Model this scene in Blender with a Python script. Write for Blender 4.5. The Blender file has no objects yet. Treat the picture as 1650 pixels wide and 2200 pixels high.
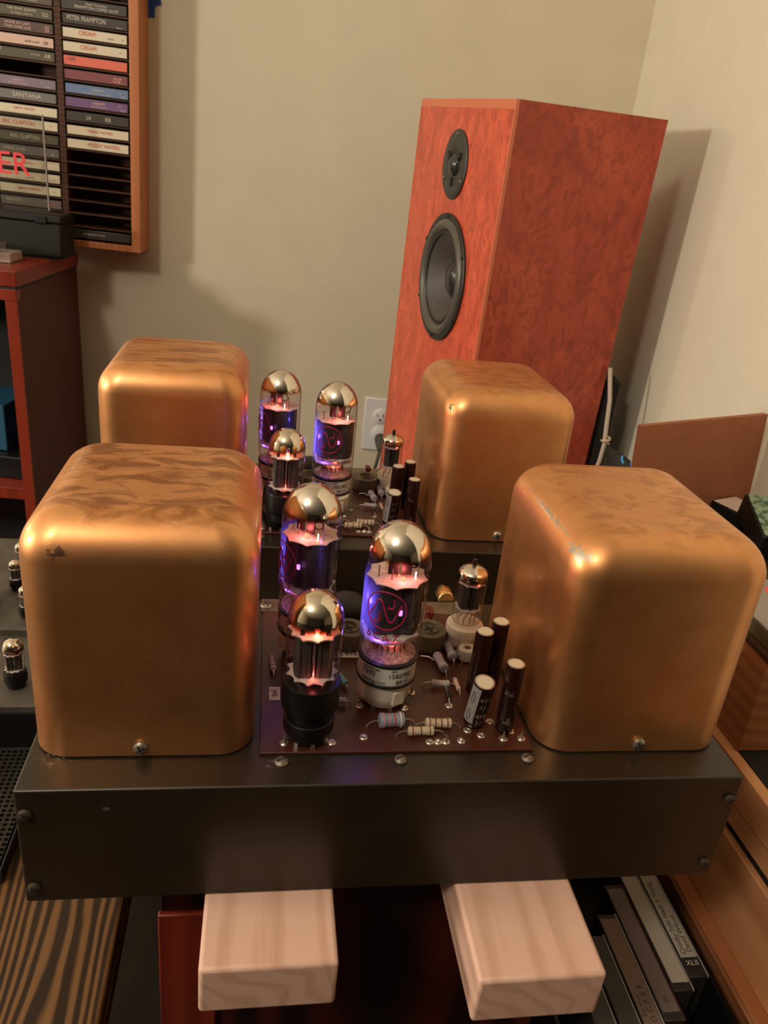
import bpy, math, random
from math import sin, cos, pi, radians, hypot, atan2
from mathutils import Matrix, Vector
random.seed(7)
S = bpy.context.scene
COL = S.collection
H0 = 0.92                      # camera height above the floor (m)

# ---------------------------------------------------------------- camera
FPX, PITCH, ROLL = 1668.83, 0.4199, 0.10819
fw = Vector((0, cos(PITCH), -sin(PITCH))); r0 = Vector((1, 0, 0)); u0 = r0.cross(fw)
ex = cos(ROLL) * r0 + sin(ROLL) * u0
ey = cos(ROLL) * u0 - sin(ROLL) * r0
cd = bpy.data.cameras.new('camera'); cam = bpy.data.objects.new('camera', cd); COL.objects.link(cam)
cd.sensor_fit = 'VERTICAL'; cd.sensor_height = 36.0; cd.lens = FPX / 2200 * 36
cd.clip_start = 0.02; cd.clip_end = 30
mw = Matrix((ex, ey, -fw)).transposed().to_4x4(); mw.translation = (0, 0, H0); cam.matrix_world = mw
S.camera = cam
cd.dof.use_dof = True; cd.dof.focus_distance = 0.50; cd.dof.aperture_fstop = 22.0
# ---------------------------------------------------------------- world, lamps, exposure
w = bpy.data.worlds.new('room_air'); S.world = w; w.use_nodes = True
w.node_tree.nodes['Background'].inputs[0].default_value = (1.0, 0.80, 0.62, 1)
w.node_tree.nodes['Background'].inputs[1].default_value = 0.0
S.view_settings.view_transform = 'Standard'; S.view_settings.look = 'None'
S.view_settings.gamma = 1.0; S.view_settings.use_curve_mapping = False
S.view_settings.exposure = 0.22
def lamp(name, kind, loc, power, color, size=0.1, rot=None):
    l = bpy.data.lights.new(name, kind); o = bpy.data.objects.new(name, l); COL.objects.link(o)
    o.location = loc; l.energy = power; l.color = color
    if kind == 'POINT': l.shadow_soft_size = size
    else:
        l.size = size
        if rot: o.rotation_euler = rot
    return o
WARM = (1.0, 0.90, 0.76)
lamp('table_lamp_light', 'POINT', (-1.95, 0.08, H0 + 0.17), 58, WARM, 0.09)
lamp('side_lamp_light', 'POINT', (-2.20, 1.02, H0 + 0.20), 16, WARM, 0.08)
lamp('ceiling_lamp_light', 'POINT', (-0.85, -0.75, H0 + 1.15), 42, WARM, 0.14)

# ---------------------------------------------------------------- mesh helpers
class M:
    def __init__(s): s.v = []; s.f = []; s.mi = []; s.cur = 0; s.X = None
    def _add(s, vs, fs):
        b = len(s.v)
        for p in vs:
            p = Vector(p)
            if s.X is not None: p = s.X @ p
            s.v.append(tuple(p))
        for f in fs: s.f.append(tuple(b + i for i in f)); s.mi.append(s.cur)
        return s
    def box(s, x0, x1, y0, y1, z0, z1):
        return s._add([(x0,y0,z0),(x1,y0,z0),(x1,y1,z0),(x0,y1,z0),(x0,y0,z1),(x1,y0,z1),(x1,y1,z1),(x0,y1,z1)],
                      [(0,3,2,1),(4,5,6,7),(0,1,5,4),(1,2,6,5),(2,3,7,6),(3,0,4,7)])
    def prism(s, poly, z0, z1):
        n = len(poly)
        return s._add([(x,y,z0) for x,y in poly] + [(x,y,z1) for x,y in poly],
                      [tuple(range(n-1,-1,-1)), tuple(range(n,2*n))] + [(i,(i+1)%n,n+(i+1)%n,n+i) for i in range(n)])
    def lathe(s, prof, n=32, c=(0,0,0), A=None, cap=True):
        # prof: (r,z) from bottom to top; A: 3x3 axes for a tilted axis
        vs = []; fs = []; rings = []
        for r, z in prof:
            if r < 1e-7:
                rings.append([len(vs)]); vs.append((0,0,z))
            else:
                rings.append(list(range(len(vs), len(vs)+n)))
                vs += [(r*cos(2*pi*i/n), r*sin(2*pi*i/n), z) for i in range(n)]
        for a, b in zip(rings, rings[1:]):
            for i in range(n):
                j = (i+1) % n
                if len(a) == 1 and len(b) == 1: continue
                if len(a) == 1: fs.append((a[0], b[j], b[i]))
                elif len(b) == 1: fs.append((a[i], a[j], b[0]))
                else: fs.append((a[i], a[j], b[j], b[i]))
        if cap:
            if len(rings[0]) > 1: fs.append(tuple(reversed(rings[0])))
            if len(rings[-1]) > 1: fs.append(tuple(rings[-1]))
        c = Vector(c)
        vs = [((A @ Vector(p)) if A is not None else Vector(p)) + c for p in vs]
        return s._add(vs, fs)
    def cyl(s, p0, p1, r, n=12, r1=None):
        p0 = Vector(p0); p1 = Vector(p1); d = p1 - p0
        return s.lathe([(r,0),(r if r1 is None else r1, d.length)], n, p0, axes(d))
    def tube(s, pts, r, n=8, closed=False):
        pts = [Vector(p) for p in pts]; vs = []; fs = []; m = len(pts); up = None
        for i, p in enumerate(pts):
            if closed: d = pts[(i+1)%m] - pts[i-1]
            else: d = pts[min(i+1,m-1)] - pts[max(i-1,0)]
            A = axes(d, up); up = A @ Vector((1,0,0))
            rr = r[i] if isinstance(r, (list, tuple)) else r
            vs += [p + A @ Vector((rr*cos(2*pi*k/n), rr*sin(2*pi*k/n), 0)) for k in range(n)]
        for i in range(m if closed else m-1):
            a = i*n; b = ((i+1)%m)*n
            fs += [(a+k, a+(k+1)%n, b+(k+1)%n, b+k) for k in range(n)]
        if not closed: fs += [tuple(range(n-1,-1,-1)), tuple(range((m-1)*n, m*n))]
        return s._add(vs, fs)
def axes(d, up=None):
    z = Vector(d).normalized()
    x = Vector(up) if up is not None else (Vector((1,0,0)) if abs(z.x) < 0.9 else Vector((0,1,0)))
    x = (x - z * x.dot(z)).normalized(); y = z.cross(x)
    return Matrix((x, y, z)).transposed()
def carve(o, mb):
    me = bpy.data.meshes.new('cutter'); me.from_pydata(mb.v, [], mb.f); c = bpy.data.objects.new('cutter', me); COL.objects.link(c)
    c.parent = o.parent
    b = o.modifiers.new('cut', 'BOOLEAN'); b.operation = 'DIFFERENCE'; b.object = c; b.solver = 'EXACT'
    bpy.context.view_layer.update()
    m2 = bpy.data.meshes.new_from_object(o.evaluated_get(bpy.context.evaluated_depsgraph_get()))
    o.modifiers.clear(); old = o.data; o.data = m2; m2.name = old.name
    bpy.data.objects.remove(c)
def props(o, label=None, cat=None, group=None, kind=None):
    if label: o['label'] = label
    if cat: o['category'] = cat
    if group: o['group'] = group
    if kind: o['kind'] = kind
    return o
def obj(name, mb, mat, parent=None, bevel=0, seg=2, smooth=40, sub=0, label=None):
    me = bpy.data.meshes.new(name); me.from_pydata(mb.v, [], mb.f)
    for m in (mat if isinstance(mat, (list, tuple)) else [mat]): me.materials.append(m)
    if max(mb.mi, default=0) > 0: me.polygons.foreach_set('material_index', mb.mi)
    if smooth:
        me.polygons.foreach_set('use_smooth', [True]*len(me.polygons)); me.set_sharp_from_angle(angle=radians(smooth))
    me.update()
    o = bpy.data.objects.new(name, me); COL.objects.link(o)
    if parent: o.parent = parent
    if bevel:
        b = o.modifiers.new('edge', 'BEVEL'); b.width = bevel; b.segments = seg; b.limit_method = 'ANGLE'; b.angle_limit = radians(35)
    if sub:
        b = o.modifiers.new('smooth', 'SUBSURF'); b.levels = sub; b.render_levels = sub
    if label: o['label'] = label
    return o
def empty(name, loc, label, cat, group=None, rot=(0,0,0)):
    o = bpy.data.objects.new(name, None); COL.objects.link(o); o.empty_display_size = 0.02
    o.location = loc; o.rotation_euler = rot
    return props(o, label, cat, group)
def copy_tree(o, parent=None):
    k = o.copy(); COL.objects.link(k); k.parent = parent
    for ch in list(o.children): copy_tree(ch, k)
    return k
_fonts = {}
def text_mesh(body, size, depth=0.00008, align='CENTER', sx=1.0):
    c = bpy.data.curves.new('t', 'FONT'); c.body = body; c.size = size; c.extrude = depth; c.align_x = align; c.align_y = 'CENTER'
    c.resolution_u = 3
    o = bpy.data.objects.new('t', c); COL.objects.link(o); bpy.context.view_layer.update()
    me = bpy.data.meshes.new_from_object(o.evaluated_get(bpy.context.evaluated_depsgraph_get()))
    bpy.data.objects.remove(o); bpy.data.curves.remove(c)
    if sx != 1.0:
        for v in me.vertices: v.co.x *= sx
    return me
def text(name, body, size, mat, parent, loc, rot=(0,0,0), align='CENTER', sx=1.0, bend=None, depth=0.00008):
    me = text_mesh(body, size, depth, align, sx)
    if bend:                                   # wrap round a cylinder: bend=(radius, centre angle)
        R, ph = bend
        for v in me.vertices:
            a = ph + v.co.x / R; r = R + v.co.z
            v.co = (r*sin(a), -r*cos(a), v.co.y)
    me.name = name; me.materials.clear(); me.materials.append(mat)
    o = bpy.data.objects.new(name, me); COL.objects.link(o); o.location = loc; o.rotation_euler = rot
    if parent: o.parent = parent
    return o

# ---------------------------------------------------------------- materials
def mat(name, col, rough=0.5, metal=0.0, spec=0.5, coat=0.0, emit=None, es=0.0):
    m = bpy.data.materials.new(name); m.use_nodes = True
    b = m.node_tree.nodes['Principled BSDF']
    b.inputs['Base Color'].default_value = (*col, 1); b.inputs['Roughness'].default_value = rough
    b.inputs['Metallic'].default_value = metal; b.inputs['Specular IOR Level'].default_value = spec
    b.inputs['Coat Weight'].default_value = coat; b.inputs['Coat Roughness'].default_value = 0.1
    if emit: b.inputs['Emission Color'].default_value = (*emit, 1); b.inputs['Emission Strength'].default_value = es
    return m
class N:
    """tiny node-graph writer"""
    def __init__(s, m): s.t = m.node_tree; s.b = s.t.nodes['Principled BSDF']; s.m = m
    def n(s, typ, **kw):
        x = s.t.nodes.new(typ)
        for k, v in kw.items():
            if k.startswith('_'): setattr(x, k[1:], v)
            else:
                key = int(k[1:]) if k[0] == 'i' and k[1:].isdigit() else k.replace('__', ' ')
                if hasattr(v, 'is_output'): s.t.links.new(v, x.inputs[key])
                else: x.inputs[key].default_value = v
        return x
    def link(s, a, b): s.t.links.new(a, b)
    def coord(s, scale=(1,1,1), rot=(0,0,0), loc=(0,0,0)):
        tc = s.t.nodes.new('ShaderNodeTexCoord')
        mp = s.n('ShaderNodeMapping', Vector=tc.outputs['Object'], Scale=scale, Rotation=rot, Location=loc)
        return mp.outputs[0]
    def noise(s, v, scale, detail=4, rough=.55, dist=0.0):
        return s.n('ShaderNodeTexNoise', Vector=v, Scale=scale, Detail=detail, Roughness=rough, Distortion=dist).outputs['Fac']
    def ramp(s, f, stops):
        r = s.n('ShaderNodeValToRGB', Fac=f); e = r.color_ramp.elements
        while len(e) < len(stops): e.new(0.5)
        for el, (p, c) in zip(e, stops): el.position = p; el.color = (*c, 1) if len(c) == 3 else c
        return r.outputs['Color']
    def mix(s, f, a, b, mode='MIX'):
        x = s.n('ShaderNodeMix', _data_type='RGBA', _blend_type=mode)
        for i, v in ((0, f), (6, a), (7, b)):
            if hasattr(v, 'is_output'): s.link(v, x.inputs[i])
            elif i == 0: x.inputs[0].default_value = v
            else: x.inputs[i].default_value = (*v, 1)
        return x.outputs[2]
    def math(s, op, a, b=0.0, clamp=False):
        x = s.n('ShaderNodeMath', _operation=op, _use_clamp=clamp)
        for i, v in ((0, a), (1, b)):
            if hasattr(v, 'is_output'): s.link(v, x.inputs[i])
            else: x.inputs[i].default_value = v
        return x.outputs[0]
    def base(s, c): s.link(c, s.b.inputs['Base Color'])
    def rough(s, f, lo, hi):
        x = s.n('ShaderNodeMapRange', Value=f, i3=lo, i4=hi); s.link(x.outputs[0], s.b.inputs['Roughness'])
    def bump(s, f, strength, dist=0.001):
        x = s.n('ShaderNodeBump', Strength=strength, Distance=dist, Height=f); s.link(x.outputs[0], s.b.inputs['Normal'])
def noisy(name, c1, c2, scale, rough=.5, metal=0., bump=.0, bd=.0005, vs=(1,1,1), lo=.35, hi=.65, spec=.5, coat=0., detail=5):
    m = mat(name, c1, rough, metal, spec, coat); g = N(m); v = g.coord(vs)
    f = g.noise(v, scale, detail); g.base(g.ramp(f, [(lo, c1), (hi, c2)]))
    if bump: g.bump(f, bump, bd)
    return m
def wood(name, dark, light, axis='Y', period=.006, center=(0,-.05), tilt=.04, dist=2.5, rough=.45, spec=.4, lo=.2, hi=.8, pore=.35, coat=0.):
    """growth rings round a slightly tilted pith, so faces show straight or cathedral grain and ends show arcs"""
    m = mat(name, light, rough, 0, spec, coat); g = N(m)
    if axis == 'Y': sc, rt, lc, d, st = (1,.16,1), (tilt,0,tilt*.7), (-center[0],0,-center[1]), 'Y', (420,14,420)
    elif axis == 'Z': sc, rt, lc, d, st = (1,1,.16), (tilt,tilt*.7,0), (-center[0],-center[1],0), 'Z', (420,420,14)
    else: sc, rt, lc, d, st = (.16,1,1), (0,tilt,tilt*.7), (0,-center[0],-center[1]), 'X', (14,420,420)
    v = g.coord(sc, rt, lc)
    wv = g.n('ShaderNodeTexWave', Vector=v, Scale=.314/period, Distortion=dist, Detail=3.0, Detail__Scale=.22, Detail__Roughness=.55, _wave_type='RINGS', _rings_direction=d, _wave_profile='SIN').outputs['Fac']
    fn = g.noise(g.coord(st), 1.0, 3, .6)
    f = g.mix(pore, wv, fn)
    big = g.noise(v, 18, 3)
    c = g.ramp(f, [(lo, dark), (hi, light)])
    c = g.mix(g.math('MULTIPLY', big, .25), c, dark)
    g.base(c); g.bump(fn, .10, .0003)
    return m
def grain(name, dark, light, axis='Y', freq=150, amp=30, ns=(14,1.2), rough=.5, spec=.35, lo=.3, hi=.7, pore=.25, wob=1.0):
    """contour-like grain lines: straight bands bent by a slow, stretched noise"""
    m = mat(name, light, rough, 0, spec); g = N(m)
    sc = {'Y': (ns[0],ns[1],ns[0]), 'Z': (ns[0],ns[0],ns[1]), 'X': (ns[1],ns[0],ns[0])}[axis]
    st = {'Y': (500,16,500), 'Z': (500,500,16), 'X': (16,500,500)}[axis]
    n1 = g.noise(g.coord(sc), 1.0, 2, .45); n2 = g.noise(g.coord(tuple(k*3.5 for k in sc)), 1.0, 3, .5)
    tcn = g.t.nodes.new('ShaderNodeTexCoord'); sp = g.n('ShaderNodeSeparateXYZ', Vector=tcn.outputs['Object'])
    a, b = {'Y': (0,2), 'Z': (0,1), 'X': (1,2)}[axis]
    ph = g.math('ADD', g.math('MULTIPLY', sp.outputs[a], freq*6.2832), g.math('MULTIPLY', sp.outputs[b], freq*6.2832*.55))
    ph = g.math('ADD', ph, g.math('ADD', g.math('MULTIPLY', n1, amp), g.math('MULTIPLY', n2, amp*.12*wob)))
    sn = g.math('ADD', g.math('MULTIPLY', g.math('SINE', ph), .5), .5)
    fn = g.noise(g.coord(st), 1.0, 3, .6)
    f = g.mix(pore, sn, fn); c = g.ramp(f, [(lo, dark), (hi, light)])
    big = g.noise(g.coord(sc), 2.3, 3); c = g.mix(g.math('MULTIPLY', big, .3), c, tuple(.6*x+.4*y for x, y in zip(light, dark)))
    g.base(c); g.bump(fn, .10, .0003); return m
def burl(name, k=1.0):
    m = mat(name, (.42,.09,.035), .38, 0, .45, .25); g = N(m); v = g.coord((1,1,.55))
    a = g.noise(v, 13, 6, .62, 1.6); b = g.noise(v, 55, 5, .6, 2.2); e = g.noise(v, 5, 3, .5, .6)
    c = g.ramp(a, [(.30,(.30,.034,.016)), (.5,(.47,.062,.028)), (.7,(.60,.105,.048))])
    c = g.mix(g.ramp(b, [(.36,(.8,.8,.8)), (.54,(0,0,0))]), c, (.22,.024,.012))
    c = g.mix(g.math('MULTIPLY', e, .4), c, (.52,.085,.038))
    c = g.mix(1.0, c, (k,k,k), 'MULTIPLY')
    g.base(c); return m
def glass(name, tint=(.93,.9,.9), edge=(.42,.38,.40), glow=None):
    m = bpy.data.materials.new(name); m.use_nodes = True; t = m.node_tree
    for n_ in list(t.nodes):
        if n_.type != 'OUTPUT_MATERIAL': t.nodes.remove(n_)
    out = [n_ for n_ in t.nodes if n_.type == 'OUTPUT_MATERIAL'][0]
    g = N.__new__(N); g.t = t; g.m = m
    lw = g.n('ShaderNodeLayerWeight', Blend=.5).outputs['Facing']
    p = g.math('POWER', lw, 4.0); fr = g.math('ADD', g.math('MULTIPLY', p, .75), .045, True)
    tc = g.mix(p, tint, edge)
    tr = g.n('ShaderNodeBsdfTransparent', Color=tc).outputs[0]
    gl = g.n('ShaderNodeBsdfGlossy', Color=(1,1,1,1), Roughness=.03).outputs[0]
    sh = g.n('ShaderNodeMixShader', i0=fr, i1=tr, i2=gl).outputs[0]
    if glow:                                    # glass fluoresces where stray electrons strike it
        col, z0, z1, ang, st = glow
        tcn = t.nodes.new('ShaderNodeTexCoord'); sp = g.n('ShaderNodeSeparateXYZ', Vector=tcn.outputs['Object'])
        d = g.math('ADD', g.math('MULTIPLY', sp.outputs[0], cos(ang)/.0172), g.math('MULTIPLY', sp.outputs[1], sin(ang)/.0172))
        k = g.n('ShaderNodeMapRange', Value=d, i1=.55, i2=1.0, i3=0., i4=1., _interpolation_type='SMOOTHSTEP').outputs[0]
        zz = g.n('ShaderNodeMapRange', Value=sp.outputs[2], i1=z0, i2=(z0*.75+z1*.25), i3=0., i4=1., _interpolation_type='SMOOTHSTEP').outputs[0]
        z2 = g.n('ShaderNodeMapRange', Value=sp.outputs[2], i1=(z0*.3+z1*.7), i2=z1, i3=1., i4=0., _interpolation_type='SMOOTHSTEP').outputs[0]
        s_ = g.math('MULTIPLY', g.math('MULTIPLY', g.math('MULTIPLY', k, zz), z2), st)
        em = g.n('ShaderNodeEmission', Color=(*col,1), Strength=s_).outputs[0]
        sh = g.n('ShaderNodeAddShader', i0=sh, i1=em).outputs[0]
    t.links.new(sh, out.inputs[0]); return m
def getter(name, z0, z1, col=(.90,.85,.75)):
    """silvery flash on the inside of the bulb, thinning to a brown film at its lower rim"""
    m = bpy.data.materials.new(name); m.use_nodes = True; t = m.node_tree
    for n_ in list(t.nodes):
        if n_.type != 'OUTPUT_MATERIAL': t.nodes.remove(n_)
    out = [n_ for n_ in t.nodes if n_.type == 'OUTPUT_MATERIAL'][0]
    g = N.__new__(N); g.t = t; g.m = m
    tcn = t.nodes.new('ShaderNodeTexCoord'); z = g.n('ShaderNodeSeparateXYZ', Vector=tcn.outputs['Object']).outputs[2]
    nz = g.noise(tcn.outputs['Object'], 90, 3)
    z = g.math('ADD', z, g.math('MULTIPLY', g.math('SUBTRACT', nz, .5), .0035))
    f = g.n('ShaderNodeMapRange', Value=z, i1=z0, i2=z1, i3=0., i4=1., _interpolation_type='SMOOTHSTEP').outputs[0]
    tr = g.n('ShaderNodeBsdfTransparent', Color=g.ramp(f, [(0.,(1,1,1)), (.35,(.50,.20,.08)), (.8,(.06,.015,.005))])).outputs[0]
    gl = g.n('ShaderNodeBsdfGlossy', Color=g.ramp(f, [(.2,(.30,.13,.06)), (.75,col)]), Roughness=.05).outputs[0]
    sh = g.n('ShaderNodeMixShader', i0=g.math('POWER', f, 1.4), i1=tr, i2=gl).outputs[0]
    t.links.new(sh, out.inputs[0]); return m
def clear(name, tint, gloss=.06):
    m = bpy.data.materials.new(name); m.use_nodes = True; t = m.node_tree
    for n_ in list(t.nodes):
        if n_.type != 'OUTPUT_MATERIAL': t.nodes.remove(n_)
    out = [n_ for n_ in t.nodes if n_.type == 'OUTPUT_MATERIAL'][0]
    g = N.__new__(N); g.t = t; g.m = m
    lw = g.n('ShaderNodeLayerWeight', Blend=.5).outputs['Facing']
    fr = g.math('ADD', g.math('MULTIPLY', g.math('POWER', lw, 4.0), .6), gloss, True)
    tr = g.n('ShaderNodeBsdfTransparent', Color=(*tint,1)).outputs[0]
    gl = g.n('ShaderNodeBsdfGlossy', Color=(1,1,1,1), Roughness=.12).outputs[0]
    t.links.new(g.n('ShaderNodeMixShader', i0=fr, i1=tr, i2=gl).outputs[0], out.inputs[0]); return m

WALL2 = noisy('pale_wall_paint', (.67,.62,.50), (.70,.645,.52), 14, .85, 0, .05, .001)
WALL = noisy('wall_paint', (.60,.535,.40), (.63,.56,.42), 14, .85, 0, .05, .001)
CEIL = mat('ceiling_paint', (.72,.68,.58), .9)
FLOOR = wood('floor_wood', (.008,.005,.003), (.014,.008,.005), 'Y', .02, (0,-.4), .02, 3.0, .4)
WHITEP = mat('white_plastic', (.72,.70,.70), .4)
BLACKP = mat('black_plastic', (.007,.006,.006), .38, 0, .3)
BLACKM = mat('black_matte', (.010,.009,.008), .7)
STEEL = mat('screw_steel', (.42,.38,.32), .4, .9)
DULLST = noisy('dull_steel', (.16,.13,.10), (.30,.25,.20), 600, .5, .8)
TIN = mat('tinned_lead', (.62,.57,.50), .3, .9)
CERAM = noisy('white_ceramic', (.80,.72,.60), (.70,.60,.47), 90, .4)
MICA = noisy('mica_sheet', (.80,.72,.66), (.62,.52,.47), 220, .55)
PLATE = noisy('plate_metal', (.080,.072,.076), (.115,.105,.108), 160, .42, .5)
PLATE2 = noisy('grey_plate_metal', (.085,.078,.070), (.12,.11,.10), 160, .45, .5)
DARKFLAG = mat('dark_getter_flag', (.012,.010,.010), .45, .3)
GOLD = mat('gold_plating', (.85,.55,.22), .3, .95)
RINGB = mat('black_ring', (.010,.010,.012), .35)
PAPER = noisy('aged_paper_label', (.62,.56,.47), (.52,.44,.35), 120, .75)
SLEEVE = noisy('white_sleeve_print', (.74,.71,.66), (.68,.64,.58), 60, .5)
INK = mat('dark_print', (.06,.05,.05), .6)
REDINK = mat('red_print', (.55,.02,.06), .5)
MAGENTA = mat('crimson_glass_print', (.42,.008,.055), .5)
HOT = mat('hot_heater', (.9,.2,.05), .5, emit=(1.0,.16,.10), es=2.2)
HOTW = mat('hot_filament_tip', (1,.6,.4), .5, emit=(1.0,.42,.34), es=9)

# painted covers: copper-gold hammered paint, stained on top
def cover_paint(name, seed, stain=1.0, worn=None, streak=(42,95,42)):
    m = mat(name, (.74,.345,.135), .40, .93, .5, .22); g = N(m); v = g.coord((1,1,1), loc=(seed,seed*.7,0))
    vs = g.coord(streak, loc=(seed,0,0))
    a = g.noise(vs, 1.0, 5, .6, .8)
    fine = g.noise(v, 900, 2)
    tcn = g.t.nodes.new('ShaderNodeTexCoord'); sp = g.n('ShaderNodeSeparateXYZ', Vector=tcn.outputs['Object'])
    geo = g.t.nodes.new('ShaderNodeNewGeometry'); nz = g.n('ShaderNodeSeparateXYZ', Vector=tcn.outputs['Normal']).outputs[2]
    top = g.n('ShaderNodeMapRange', Value=nz, i1=.72, i2=.98, i3=0., i4=1.).outputs[0]
    st = g.math('MULTIPLY', g.math('MULTIPLY', g.ramp(a, [(.47,(0,0,0)), (.60,(1,1,1))]), top), .85*stain)
    base = g.ramp(g.noise(v, 45, 4), [(.35,(.72,.325,.125)), (.65,(.80,.385,.16))])
    c = g.mix(st, base, (.36,.125,.040))
    sp2 = g.ramp(g.noise(v, 420, 4, .7), [(.70,(0,0,0)), (.78,(1,1,1))])
    c = g.mix(g.math('MULTIPLY', sp2, .35), c, (.16,.07,.03))
    if worn:
        for (wx, wy, wz, rx, ry, rz, wc) in worn:       # bare metal where the paint has rubbed off
            mp = g.n('ShaderNodeMapping', Vector=tcn.outputs['Object'], Location=(-wx/rx,-wy/ry,-wz/rz), Scale=(1/rx,1/ry,1/rz)).outputs[0]
            ln = g.n('ShaderNodeVectorMath', _operation='LENGTH', i0=mp).outputs['Value']
            nn = g.noise(v, 330, 5, .65)
            k = g.math('ADD', g.math('SUBTRACT', 1.0, ln), g.math('MULTIPLY', g.math('SUBTRACT', nn, .5), 2.6))
            k = g.ramp(k, [(.45,(0,0,0)), (.52,(1,1,1))])
            c = g.mix(k, c, wc)
    g.base(c); g.rough(a, .38, .48)
    h = g.math('ADD', g.math('MULTIPLY', fine, .3), g.math('MULTIPLY', a, .5)); g.bump(h, .10, .0006)
    return m
COVER_FL = cover_paint('gold_paint_stained', 1.3, 1.0, [(.024,.0240,.1130,.008,.0045,.0045,(.24,.12,.075))])
COVER_FR = cover_paint('gold_paint_chipped', 4.1, .45, [(.2655,.036,.1140,.0065,.017,.0060,(.42,.36,.28)), (.2650,.080,.1150,.0032,.050,.0032,(.42,.36,.28))], (60,90,60))
COVER_RL = cover_paint('gold_paint_rear_left', 7.7, .9, None, (25,150,30))
COVER_RR = cover_paint('gold_paint_rear_right', 9.2, .5, [(.2640,.027,.112,.004,.006,.006,(.10,.07,.04))], (60,120,60))
def chassis_paint():
    m = mat('brown_chassis_paint', (.030,.019,.011), .30, .15, .6); g = N(m); v = g.coord()
    a = g.noise(v, 26, 5); b = g.noise(v, 260, 4, .7)
    c = g.ramp(a, [(.3,(.020,.0125,.007)), (.7,(.028,.019,.011))])
    tcn = g.t.nodes.new('ShaderNodeTexCoord'); sp = g.n('ShaderNodeSeparateXYZ', Vector=tcn.outputs['Object'])
    # scuffs: bare flecks near the board and the corner
    for (wx, wy, r) in ((.122,.0165,.012), (.012,.022,.016)):
        d = g.math('ADD', g.math('POWER', g.math('SUBTRACT', sp.outputs[0], wx), 2.0), g.math('POWER', g.math('SUBTRACT', sp.outputs[1], wy), 2.0))
        k = g.math('SUBTRACT', 1.0, g.math('DIVIDE', g.math('SQRT', d), r))
        k = g.math('ADD', k, g.math('MULTIPLY', g.math('SUBTRACT', b, .62), 6.0))
        c = g.mix(g.math('MULTIPLY', g.ramp(k, [(.4,(0,0,0)), (.9,(1,1,1))]), .6), c, (.30,.25,.19))
    g.base(c); g.rough(a, .28, .42); g.bump(b, .05, .0004)
    return m
CHASSIS = chassis_paint()
PCB = noisy('maroon_phenolic_board', (.050,.013,.007), (.070,.019,.010), 40, .36, 0, .04, .0003)
RAIL = noisy('worn_rail_metal', (.14,.11,.08), (.20,.16,.12), 120, .45, .5)
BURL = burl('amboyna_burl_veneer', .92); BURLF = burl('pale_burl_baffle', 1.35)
BAND = mat('edge_banding_wood', (.62,.17,.085), .4)
MAPLE = grain('pale_maple', (.54,.30,.20), (.75,.47,.365), 'Y', 70, 34, (16,1.5), .5, .35, .02, .50, .42)
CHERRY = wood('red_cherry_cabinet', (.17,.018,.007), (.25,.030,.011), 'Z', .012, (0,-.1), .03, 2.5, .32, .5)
CHERRYS = wood('shaded_cherry_side', (.050,.008,.004), (.085,.014,.006), 'Z', .012, (0,-.1), .03, 2.5, .45, .3)  # cherry darkened: the shade on the cabinet's right side is in its colour
CHERRYD = wood('dark_mahogany_front', (.010,.003,.003), (.065,.009,.007), 'Z', .022, (.02,-.30), .03, 3.0, .40, .35, .25, .85, .25)
RACKW = wood('orange_rack_wood', (.40,.135,.048), (.50,.19,.075), 'Z', .010, (0,-.05), .05, 2.0, .4, .4)
RACKD = wood('shaded_rack_wood', (.045,.016,.008), (.095,.034,.015), 'X', .008, (0,-.05), .05, 2.0, .5, .3)  # rack wood darkened to carry the shade of the gaps between cassettes
PINE = grain('burnt_pine_plank', (.014,.006,.003), (.19,.090,.032), 'Y', 115, 52, (15,2.4), .5, .3, .30, .80, .12, 1.0)
OAK = grain('honey_drawer_wood', (.46,.19,.078), (.64,.30,.135), 'Y', 30, 26, (7,.9), .45, .35, .1, .75, .3)
OAKD = wood('brown_chest_wood', (.32,.11,.042), (.43,.165,.065), 'Y', .012, (.40,-.10), .08, 3.0, .45, .35)
TOPD = wood('dark_chest_top', (.03,.014,.008), (.09,.045,.022), 'Y', .010, (.40,-.10), .05, 3.0, .4, .4)
CARD = noisy('brown_hardboard', (.32,.105,.045), (.35,.12,.054), 60, .7)
GLS_A = glass('thin_glass_power', glow=((.16,.10,1.0), .044, .085, pi, .55))
GLS_B = glass('thin_glass_rectifier')
GET_A = getter('getter_flash_power', .0935, .0990)
GET_C = getter('getter_flash_rectifier', .0700, .0755, (.88,.81,.66))
GET_D = getter('getter_flash_small', .0495, .0520)
STEM = noisy('glass_stem', (.22,.14,.13), (.60,.43,.40), 420, .12, 0, .5, .002)
RUBBER = mat('black_rubber', (.012,.010,.009), .5)
CAPBODY = mat('maroon_capacitor_sleeve', (.020,.004,.004), .25, 0, .5)
CAPTOP = mat('capacitor_disc', (.74,.64,.50), .5, .2)
GREYST = mat('grey_stripe', (.34,.32,.32), .4)
OLIVE = noisy('olive_bakelite', (.095,.072,.042), (.125,.095,.056), 200, .5)

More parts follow.
